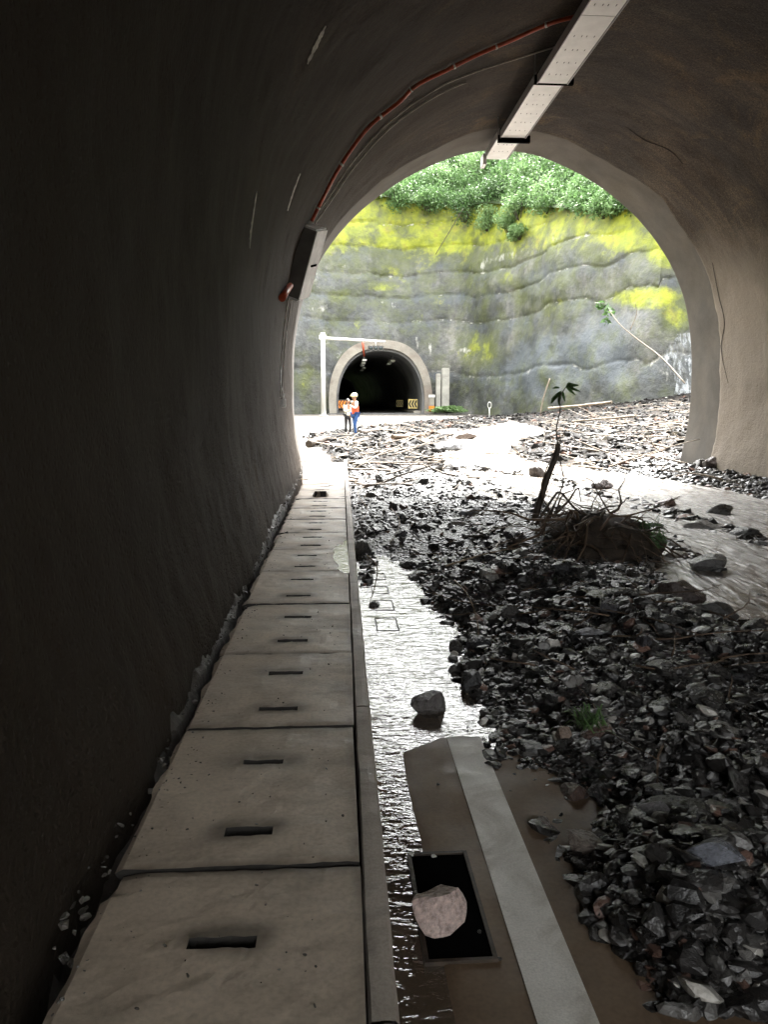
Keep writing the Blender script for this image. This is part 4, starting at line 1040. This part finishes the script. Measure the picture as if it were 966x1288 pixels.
e_ = MB().box((0, 0, .03), (.07, .28, .2)).build('end_cap', M['galv'], tray, loc=(3.0-3.3, 15.85-9, .05))

def run(pts, off=.03, n=40):
    q = spline(pts, n); P_ = [on_lining(x, y, off) for x, y in q]; return [p for p in P_ if p]
cd_ = run([(388, 276), (402, 248), (425, 205), (460, 157), (500, 124), (522, 103), (560, 84), (600, 64), (640, 47), (690, 25), (728, 15)], .05, 46)
o0 = cd_[0]
cond = empty('orange_conduit', o0, 'thin red-orange conduit curving up the left vault from the grey box to the cable tray', 'conduit')
MB().tube([p-o0 for p in cd_], .027, 8).build('pipe', M['orange'], cond)
for i in (3, 9, 15, 21, 28, 34, 40):
    a, b = cd_[i], cd_[i+1]; MB().tube([a-o0, (a+(b-a)*.25)-o0], .036, 8).build('clamp', M['galv'], cond)
for pts, lab, r_ in [([(391, 276), (410, 250), (440, 205), (480, 160), (520, 128), (560, 104), (600, 88), (650, 72), (706, 55)], 'upper thin grey cable running beside the orange conduit to the tray', .012),
                 ([(395, 280), (416, 250), (446, 207), (486, 163), (530, 130), (562, 112), (586, 102)], 'lower thin grey cable beside the orange conduit, ending on the vault', .012),
                 ([(361, 374), (357, 400), (353, 440), (351, 480), (351, 500)], 'left one of two thin cables dropping down the wall below the grey box', .010),
                 ([(365, 374), (361, 400), (356, 440), (353.5, 480), (353, 500)], 'right one of two thin cables dropping down the wall below the grey box', .010)]:
    P_ = run(pts, .02, 40); tag(MB().tube([p-P_[0] for p in P_], r_, 6).build('cable', M['cable'], loc=P_[0]), lab, 'cable', 'thin grey cables on the left vault')
def wallbox():
    a = on_lining(364, 368, .0); b = on_lining(386, 284, .0)
    mid = (a+b)/2; ax = (b-a).normalized(); L = (b-a).length
    # outward (into tunnel) normal
    c = Vector((CX, mid.y, 2.6)); nrm_ = (c-mid); nrm_ = (nrm_-ax*nrm_.dot(ax)).normalized(); nrm_ = (nrm_+Vector((0, -.22, 0))); nrm_ = (nrm_-ax*nrm_.dot(ax)).normalized(); side = ax.cross(nrm_).normalized()
    root = empty('wall_box', mid, 'grey rectangular housing mounted on the left vault where the orange conduit starts', 'light fixture')
    Rm = Matrix((side, ax, nrm_)).transposed()
    q = Rm.to_euler()
    root.rotation_euler = q
    D = .24; W_ = .5
    MB().box((0, 0, D/2), (W_, L, D), bev=.012).build('housing', M['dark_steel'], root)
    MB().box((0, 0, D+.008), (W_+.03, L+.02, .016), bev=.003).build('cover', M['boxgrey'], root)  # bright cover and dark housing put the lit and shaded faces into colour
    MB().box((0, 0, D+.024), (W_*.5, .03, .016)).build('latch', M['black'], root)
    for s_ in (-1, 1): MB().box((0, s_*(L/2+.018), D/2), (W_+.02, .03, D*.9), bev=.004).build('end_flange', M['boxgrey'], root)
    MB().box((0, -(L/2+.036), D*.5), (W_*.6, .008, .04)).build('vent', M['black'], root)
    return root
wb = wallbox()
a = on_lining(349, 375, .06); b = on_lining(360, 358, .06)
tag(MB().tube([(0, 0, 0), (b-a)*.5, b-a], [.05, .045, .045], 10).build('conduit_stub', M['orange'], loc=a), 'short orange conduit stub poking out below the grey box', 'conduit')
a = on_lining(354, 507, .03)
tag(MB().box((0, 0, 0), (.07, .06, .13), bev=.01).box((0.0, 0, .1), (.03, .03, .08)).build('junction_box', M['boxgrey'], loc=a), 'tiny junction box at the lower end of the wall cables', 'junction box')

# drain frames in the pool and at the near rock
def drain(x0, x1, y0, y1, lab):
    root = empty('drain_grate', ((x0+x1)/2, (y0+y1)/2, 0), lab, 'drain grate', 'drain grates along the gutter')
    cx, cy = (x0+x1)/2, (y0+y1)/2; t = .009 if y0 > 3 else .012
    for (a, b, c, d) in [(x0, x1, y0, y0+t), (x0, x1, y1-t, y1), (x0, x0+t, y0+t, y1-t), (x1-t, x1, y0+t, y1-t)]:
        MB().box(((a+b)/2-cx, (c+d)/2-cy, .003 if y0 < 3 else -.002), (b-a, d-c, .044 if y0 < 3 else .036)).build('frame_bar', M['bark'], root)
    return root
for px0, px1, py0, py1, lab in [(474, 503, 796, 779, 'nearest thin rectangular drain frame standing in the bright pool'), (472, 497, 770, 757, 'second thin drain frame in the bright pool'), (468, 490, 749, 739, 'third drain frame in the pool, half hidden by stones'), (466, 486, 731, 723, 'farthest drain frame at the head of the pool')]:
    a = ground_at(px0, py0); b = ground_at(px1, py1); c = ground_at(px1, py0)
    drain(a.x, c.x, a.y, b.y, lab)
g0 = ground_at(515, 1222); g1 = ground_at(583, 1078)
dg = drain(.235, .44, g0.y, g1.y, 'rusty drain frame round a black opening under the pale pinkish rock')
MB().box((0, 0, .0), (.18, (g1.y-g0.y)-.03, .012)).build('opening', M['black'], dg).location.z = .0135  # flat black plate paints the dark of the opening and the rock's shadow

# ================================================================== SAPLING + ROOT BALL
RB = Vector((2.36, 7.4, .22))
rb = empty('uprooted_sapling', RB, 'bare sapling with a tuft of leaves standing in its muddy root ball on the rubble', 'sapling')
clod = MB().ball((.14, 0, -.02), (1.25, .9, .44), 4, jit=.5, seed=3).build('root_ball', M['rootmud'] if 'rootmud' in M else M.setdefault('rootmud', simple('root_mud', (.045, .032, .022), .85, scale=12, var=.6, bmp=1.0, bdist=.03)), rb)
for c_, d_, sd_ in [((-.42, -.12, -.10), (.7, .6, .30), 8), ((.62, -.02, -.10), (.8, .6, .28), 9), ((.1, -.36, -.14), (.9, .5, .26), 10)]: MB().ball(c_, d_, 3, jit=.6, seed=sd_).build('clod', M['rootmud'], rb)
def stemto(pts, Y, r0, r1, name, m='bark', n=14):
    P_ = [at_y(x, y, Y)-RB for x, y in pts]; q = spline([tuple(p) for p in P_], n)
    return MB().tube(q, [r0+(r1-r0)*i/(n-1) for i in range(n)], 7).build(name, M[m], rb)
stemto([(672, 655), (681, 625), (690, 597), (700, 572), (702, 558)], 7.5, .036, .026, 'trunk')
stemto([(702, 560), (700, 540), (705, 515), (704, 500), (712, 487)], 7.5, .008, .004, 'twig')
stemto([(690, 650), (708, 610), (706, 585), (702, 570)], 7.45, .009, .005, 'twig')
stemto([(674, 660), (697, 625), (706, 620), (722, 638), (742, 655)], 7.3, .013, .010, 'branch')
stemto([(688, 660), (700, 630), (708, 612)], 7.6, .010, .005, 'branch')
def leafblade(pa, pb, wdt, Y=7.5):
    a, b = at_y(*pa, Y)-RB, at_y(*pb, Y+random.uniform(-.1, .1))-RB; d = b-a; s_ = d.cross(Vector((0, 1, .4))).normalized()*wdt
    mb = MB(); n_ = 6; L_ = []
    for i in range(n_):
        f = i/(n_-1); w_ = math.sin(math.pi*min(1, f*.92+.06))**.8; c_ = a+d*f+Vector((0, .02*math.sin(f*3), -.03*f*f))
        L_.append([c_-s_*w_, c_+Vector((0, -.008, .006)), c_+s_*w_])
    V = [tuple(v) for r_ in L_ for v in r_]
    me = npmesh('leaf', V, gridfaces(n_, 3), M['leaf']); vcol(me, 'tone', np.full(len(V), random.uniform(.05, .3))); link('leaf', me, rb)
for pa, pb, w_ in [((706, 492), (693, 505), .028), ((704, 494), (696, 502), .02), ((712, 486), (731, 480), .03), ((714, 487), (733, 489), .022), ((712, 486), (726, 494), .022), ((704, 488), (694, 484), .018), ((706, 494), (703, 508), .026), ((708, 492), (712, 503), .02), ((713, 484), (722, 478), .02), ((700, 497), (692, 506), .024)]:
    leafblade(pa, (pa[0]+(pb[0]-pa[0])*.85, pa[1]+(pb[1]-pa[1])*.85), w_*.72)
# roots: a net of thin curls over the ball
mb = MB()
for i in range(130):
    a = random.uniform(0, 6.28); r_ = random.uniform(.35, .7); zz0 = random.uniform(-.1, .27)
    e_ = random.uniform(.05, 1.5); p = Vector((.12+.60*math.cos(a)*math.cos(e_), .42*math.sin(a)*math.cos(e_), .27*math.sin(e_))); pts_ = [p]
    d = Vector((random.gauss(0, 1), random.gauss(-.6, .7), random.gauss(0, .5))).normalized()*.09
    for _ in range(6):
        d = (d+Vector((random.gauss(0, .035), random.gauss(0, .035), random.gauss(-.012, .03)))); pts_.append(pts_[-1]+d)
    _r = random.choice([.005, .007, .012, .016]); mb.tube(pts_, [_r*(1-.12*k) for k in range(7)], 5)
tag(mb.build('roots', M['root'], rb), kind='stuff')
# coarse grass blades along the right rim of the root ball
mb = MB()
V = []; F = []
for i in range(260):
    a = random.uniform(-.5, 1.4); c_ = Vector((.12+.66*math.cos(a)*random.uniform(.8, 1), -.1+.42*math.sin(a)-.2, random.uniform(.0, .2)))
    d = Vector((random.uniform(.1, .6), random.uniform(-.5, .1), random.uniform(-.9, .5))).normalized()*random.uniform(.08, .2); s_ = Vector((.005, 0, .003))
    k0 = len(V); V += [tuple(c_-s_), tuple(c_+s_), tuple(c_+d*.6+s_*.7+Vector((0, 0, .015))), tuple(c_+d*.6-s_*.7+Vector((0, 0, .015)))]; F.append((k0, k0+1, k0+2, k0+3))
me = npmesh('grass', V, F, M['leaf']); vcol(me, 'tone', np.repeat(RNG.uniform(.0, .45, len(F)), 4)); tag(link('grass', me, rb), kind='stuff')

# twigs and roots strewn over the heap
def strewn(name, n, x0, x1, y0, y1, L, r, m, lab, seedpts=None):
    mb = MB(); pts = scatter_pts(n, x0, x1, y0, y1); h, s = height(pts)
    for (x, y), z in zip(pts, h):
        l = random.uniform(*L); a = random.uniform(0, 6.28); p = Vector((x, y, z+r*2+random.uniform(0, .05))); d = Vector((math.cos(a), math.sin(a), random.uniform(-.1, .25)))*l/5
        q = [p]
        for k in range(5):
            d = d+Vector((random.gauss(0, .16), random.gauss(0, .16), random.gauss(0, .08)))*l/5; v = q[-1]+d
            q.append(v)
        mb.tube(q, [r*(1-.14*k) for k in range(6)], 4)
    return tag(mb.build(name, M[m]), lab, name, kind='stuff')
strewn('twigs', 110, .3, 5, 3, 12, (.2, .7), .006, 'root', 'thin wet twigs and rootlets strewn over the dark rubble')
strewn('brushwood', 300, -4, 24, 13, 45, (.7, 2.2), .022, 'palewood', 'pale broken brushwood strewn over the rubble outside the tunnel')
LOGS = [((452, 549), (487, 544), .13, 'bark', 'dark log lying just right of the two people'), ((494, 556), (536, 552), .14, 'root', 'reddish brown log lying across the middle of the outer rubble'),
        ((425, 566), (462, 556), .06, 'palewood', 'bleached curved branch in front of the two people'), ((720, 531), (800, 524), .035, 'palewood', 'long pale pole lying on the right rubble slope, lower one'),
        ((690, 515), (770, 507), .045, 'palewood', 'long pale pole lying on the right rubble slope, upper one'), ((742, 548), (850, 560), .05, 'palewood', 'thin pale pole lying near the right foot of the arch'),
        ((388, 562), (412, 557), .14, 'bark', 'short dark log left of the two people'), ((607, 737), (628, 708), .014, 'palewood', 'short straight pale stick leaning on the heap near the pool')]
for (a, b, r_, mt, lab) in LOGS:
    A_, B_ = ground_at(*a), ground_at(*b)
    if a[1] < 535 and a[0] > 600:
        A_, B_ = at_y(*a, 27), at_y(*b, 25)
    for p in (A_, B_): 
        p.z = max(p.z, height(np.array([[p.x, p.y]]))[0][0])+r_*.6
    q = [A_+(B_-A_)*k/6+Vector((0, 0, random.uniform(-.3, .3)*r_)) for k in range(7)]
    tag(MB().tube([p-A_ for p in q], [r_*random.uniform(.75, 1.1) for _ in q], 7).build('pole' if 'pole' in lab else ('log' if r_ > .05 else 'stick'), M[mt], loc=A_), lab, 'pole' if 'pole' in lab else ('log' if r_ > .05 else 'stick'))

for pts_, hz_, r_, nm, lab in [([(461, 698), (474, 712), (472, 735), (467, 752), (464, 764)], [.3, .25, .2, .1, .05], .006, 'root', 'thin root dangling beside the kerb at the head of the pool'),
                            ([(572, 730), (588, 748), (598, 772), (602, 795), (596, 812)], [.22, .25, .18, .1, .03], .007, 'root', 'looped root hanging from the heap edge into the bright pool'),
                            ([(560, 712), (592, 702), (622, 694), (655, 690), (684, 700)], [.2, .26, .27, .26, .2], .009, 'root', 'long brown root lying over the heap left of the root ball'),
                            ([(492, 640), (502, 652), (500, 668), (490, 684)], [.15, .2, .18, .1], .007, 'root', 'pale curved rootlet on the rubble beside the walkway'),
                            ([(455, 590), (462, 606), (450, 620), (462, 640), (455, 655)], [.12, .15, .14, .14, .1], .008, 'vine', 'twisting pale vine running along the walkway kerb')]:
    P_ = [ground_at(x, y, z) for (x, y), z in zip(pts_, hz_)]; q = spline([tuple(p-P_[0]) for p in P_], 24)
    tag(MB().tube(q, [r_*(1-.6*i/23) for i in range(24)], 6).build(nm, M['bleach'] if 'bleach' in M else M.setdefault('bleach', simple('dry_root', (.20, .15, .10), .7, scale=14, var=.4)), loc=P_[0]), lab, nm)
g_ = ground_at(742, 905, .25); gt = empty('grass_tuft', (g_.x, g_.y, .2), 'small muddy grass tuft sticking out of the near rubble', 'grass tuft')
V = []; F = []
for i in range(60):
    a = random.uniform(0, 6.28); l_ = random.uniform(.07, .16); d = Vector((math.cos(a), math.sin(a), random.uniform(.3, 1.3))).normalized()*l_; s_ = Vector((-math.sin(a), math.cos(a), 0))*.004; c_ = Vector((random.gauss(0, .03), random.gauss(0, .03), .03)); k0 = len(V)
    V += [tuple(c_-s_), tuple(c_+s_), tuple(c_+d*.6+s_*.8), tuple(c_+d*.6-s_*.8), tuple(c_+d+Vector((0, 0, -l_*.35)))]; F += [(k0, k0+1, k0+2), (k0, k0+2, k0+3), (k0+3, k0+2, k0+4)]
me = npmesh('blades', V, F, M['leaf']); vcol(me, 'tone', RNG.uniform(.1, .9, len(V))); link('blades', me, gt)

# ================================================================== PEOPLE
def skinfig(name, joints, edges, rad, m, parent, root=0, sub=1):
    names = list(joints); idx = {k: i for i, k in enumerate(names)}
    me = bpy.data.meshes.new(name); me.from_pydata([joints[k] for k in names], [(idx[a], idx[b]) for a, b in edges], []); me.materials.append(m)
    o = link(name, me, parent); sk = o.modifiers.new('Skin', 'SKIN'); sk.use_smooth_shade = True
    for i, k in enumerate(names):
        v = me.skin_vertices[0].data[i]; r = rad[k]; v.radius = r if isinstance(r, tuple) else (r, r); v.use_root = (i == root)
    s_ = o.modifiers.new('Sub', 'SUBSURF'); s_.levels = sub+1; s_.render_levels = sub+1
    return o
PM = {k: simple(k, c, r_, scale=6, var=v_) for k, c, r_, v_ in [('skin', (.35, .19, .12), .5, .1), ('hair', (.015, .012, .01), .5, .3), ('jeans', (.035, .10, .30), .8, .3), ('dark_trousers', (.03, .03, .035), .8, .2), ('white_shirt', (.75, .75, .72), .8, .08), ('cream_top', (.72, .68, .60), .8, .1), ('vest', (.75, .13, .05), .6, .1), ('helmet', (.80, .72, .45), .35, .05), ('shoe', (.08, .07, .06), .6, .2), ('pale_shoe', (.55, .53, .50), .6, .1)]}
def person(loc, H, rz, label, top_m, leg_m, shoe_m, helmet=False, vest=False, lean=.0, arms='fold', stride=.06):
    s = H/1.72; root = empty('person', loc, label, 'person', rz=rz)
    J = {'pelvis': (0, 0, .95), 'waist': (0, .0, 1.06), 'chest': (lean*.6, 0, 1.30), 'neck': (lean, 0, 1.45), 'head0': (lean+.01, 0, 1.53), 'head1': (lean+.015, 0, 1.62), 'head2': (lean+.0, 0, 1.69),
         'shL': (lean*.8, .17, 1.40), 'shR': (lean*.8, -.17, 1.40), 'hipL': (0, .09, .90), 'hipR': (0, -.09, .90),
         'knL': (.04+stride, .10, .50), 'knR': (.03-stride, -.10, .50), 'anL': (stride*1.1, .11, .09), 'anR': (-stride*1.4, -.11, .09), 'toL': (stride*1.1+.16, .12, .04), 'toR': (-stride*1.4+.16, -.13, .04)}
    if arms == 'fold':
        J.update({'elL': (lean+.06, .24, 1.13), 'wrL': (lean+.24, .10, 1.20), 'paL': (lean+.30, .04, 1.22), 'elR': (lean+.06, -.24, 1.13), 'wrR': (lean+.25, -.10, 1.17), 'paR': (lean+.31, -.05, 1.19)})
    else:
        J.update({'elL': (lean+.12, .22, 1.16), 'wrL': (lean+.34, .14, 1.26), 'paL': (lean+.42, .12, 1.29), 'elR': (-.02, -.24, 1.13), 'wrR': (.06, -.23, .90), 'paR': (.08, -.22, .82)})
    fl = []
    for sd in 'LR':
        b_ = Vector(J['pa'+sd]); w_ = Vector(J['wr'+sd]); d = (b_-w_).normalized(); sv = d.cross(Vector((0, 0, 1))).normalized() if abs(d.z) < .9 else Vector((1, 0, 0))
        for k in range(4):
            o_ = sv*(k-1.5)*.02; J[f'f{sd}{k}'] = tuple(b_+o_+d*(.05+.012*(k in (1, 2)))+Vector((0, 0, -.012))); fl.append(('pa'+sd, f'f{sd}{k}'))
        J[f't{sd}'] = tuple(w_+sv*.045+d*.05); fl.append(('wr'+sd, f't{sd}'))
    J = {k: (v[0]*s, v[1]*s, v[2]*s) for k, v in J.items()}
    rd = {'pelvis': .12, 'waist': .11, 'chest': .13, 'neck': .05, 'head0': .07, 'head1': .088, 'head2': .07, 'shL': .06, 'shR': .06, 'hipL': .085, 'hipR': .085, 'knL': .058, 'knR': .058, 'anL': .04, 'anR': .04, 'toL': .033, 'toR': .033, 'elL': .042, 'elR': .042, 'wrL': .028, 'wrR': .028, 'paL': .034, 'paR': .034}
    rd.update({k: .009 for k in J if k[0] in 'ft' and k not in rd})
    rd = {k: v*s for k, v in rd.items()}
    E_ = [('pelvis', 'waist'), ('waist', 'chest'), ('chest', 'neck'), ('neck', 'head0'), ('head0', 'head1'), ('head1', 'head2'), ('chest', 'shL'), ('chest', 'shR'), ('shL', 'elL'), ('elL', 'wrL'), ('wrL', 'paL'), ('shR', 'elR'), ('elR', 'wrR'), ('wrR', 'paR'),
          ('pelvis', 'hipL'), ('pelvis', 'hipR'), ('hipL', 'knL'), ('knL', 'anL'), ('anL', 'toL'), ('hipR', 'knR'), ('knR', 'anR'), ('anR', 'toR')]+fl
    skinfig('body', J, E_, rd, PM['skin'], root)
    sub = lambda ks, g: ({k: J[k] for k in ks}, {k: rd[k]*g for k in ks})
    j_, r_ = sub(['waist', 'pelvis', 'chest', 'shL', 'shR', 'elL', 'elR', 'wrL', 'wrR'], 1.22)
    j_['hem'] = (J['pelvis'][0], 0, .84*s); r_['hem'] = .135*s
    skinfig('shirt', j_, [('pelvis', 'waist'), ('waist', 'chest'), ('pelvis', 'hem'), ('chest', 'shL'), ('chest', 'shR'), ('shL', 'elL'), ('elL', 'wrL'), ('shR', 'elR'), ('elR', 'wrR')], r_, PM[top_m], root)
    j_, r_ = sub(['pelvis', 'hipL', 'hipR', 'knL', 'knR', 'anL', 'anR'], 1.2)
    skinfig('trousers', j_, [('pelvis', 'hipL'), ('pelvis', 'hipR'), ('hipL', 'knL'), ('knL', 'anL'), ('hipR', 'knR'), ('knR', 'anR')], r_, PM[leg_m], root)
    for sd in 'LR':
        a, t = Vector(J['an'+sd]), Vector(J['to'+sd]); MB().ball((a+t)/2-Vector((0, 0, .0)), (.29*s, .10*s, .10*s), 2).build('shoe', PM[shoe_m], root)
    hc = Vector(J['head1'])
    MB().ball(hc+Vector((-.025, 0, .03))*s, (.22*s, .19*s, .23*s), 3).build('hair', PM['hair'], root)
    hd = MB().ball(hc+Vector((.02, 0, -.005))*s, (.19*s, .155*s, .22*s), 3); hd.ball(hc+Vector((.117, 0, -.01))*s, (.04*s, .03*s, .05*s), 2)
    for sd in (-1, 1): hd.ball(hc+Vector((.01, sd*.082, 0))*s, (.05*s, .03*s, .06*s), 2)
    f_ = hd.build('face', PM['skin'], root)
    for sd in (-1, 1): MB().ball(hc+Vector((.105, sd*.032, .02))*s, (.02*s, .03*s, .018*s), 1).build('eye', PM['hair'], f_)
    MB().ball(hc+Vector((.103, 0, -.055))*s, (.018*s, .05*s, .014*s), 1).build('mouth', PM['vest'], f_)
    if helmet:
        hb = MB(); hb.ball(hc+Vector((0, 0, .07))*s, (.29*s, .25*s, .22*s), 3); hb.ball(hc+Vector((.05, 0, .045))*s, (.33*s, .26*s, .03*s), 2); hb.build('helmet', PM['helmet'], root)
    if vest:
        j_, r_ = sub(['waist', 'pelvis', 'chest', 'shL', 'shR'], 1.36); j_['shL'] = (J['shL'][0], .13*s, J['shL'][2]); j_['shR'] = (J['shR'][0], -.13*s, J['shR'][2])
        skinfig('safety_vest', j_, [('pelvis', 'waist'), ('waist', 'chest'), ('chest', 'shL'), ('chest', 'shR')], r_, PM['vest'], root)
    return root
pa = ground_at(447, 551); pb = ground_at(438, 549)
person((pa.x, pa.y, height(np.array([[pa.x, pa.y]]))[0][0]), 1.70, R(215), 'person in pale hard hat, orange vest and blue jeans standing before the far tunnel', 'white_shirt', 'jeans', 'shoe', True, True, .03, 'reach')
person((pb.x-.02, pb.y, height(np.array([[pb.x, pb.y]]))[0][0]), 1.50, R(-60), 'shorter person in loose cream top and dark trousers, left of the hard hat', 'cream_top', 'dark_trousers', 'pale_shoe', False, False, .03, 'fold', .03)

# wet patches lying on the walkway slabs
m, nt, b = mat('thin_water_film'); b.inputs['Base Color'].default_value = (.10, .09, .08, 1); b.inputs['Roughness'].default_value = .05; b.inputs['IOR'].default_value = 1.6
nt.links.new(bump(nt, noise(nt, 30, 3), .35, .01), b.inputs['Normal']); M['film'] = m
X, Y = np.meshgrid(np.linspace(-.10, .058, 40), np.linspace(5.55, 7.2, 160), indexing='ij')
fd = 1-((X-.05)/.11)**2-((Y-6.35)/.75)**2+1.3*fbm(P3(X*3, Y), 3.5, 4, 3)
F_ = gridfaces(40, 160); kp = (fd.reshape(-1)[F_] > .25).all(1)
me = npmesh('puddle', P3(X+.041, Y, .3075+0*X).reshape(-1, 3), F_[kp], M['film'])
tag(link('puddle', me), 'bright ragged wet patch on the right edge of the walkway slabs', 'puddle')
for (px_, py_, sz_, t_, lab) in [(517, 1082, .028, (.7, .68, .62), 'tiny white pebble at the upper left corner of the black drain opening'), (546, 1084, .024, (.6, .6, .55), 'second tiny pale pebble on the upper edge of the drain opening'), (551, 993, .022, (.02, .02, .02), 'small black pebble on the brown silt between kerb and lane line'), (603, 1180, .02, (.02, .018, .015), 'tiny dark pebble right of the pink rock'), (628, 1215, .02, (.03, .025, .02), 'tiny dark pebble beside the lane line near the camera'), (588, 920, .02, (.3, .29, .27), 'tiny grey pebble on the lane line')]:
    rock(px_, py_, sz_, lab, t_, int(px_), (1, .8, .7), name='pebble', dz=.018, det=2)
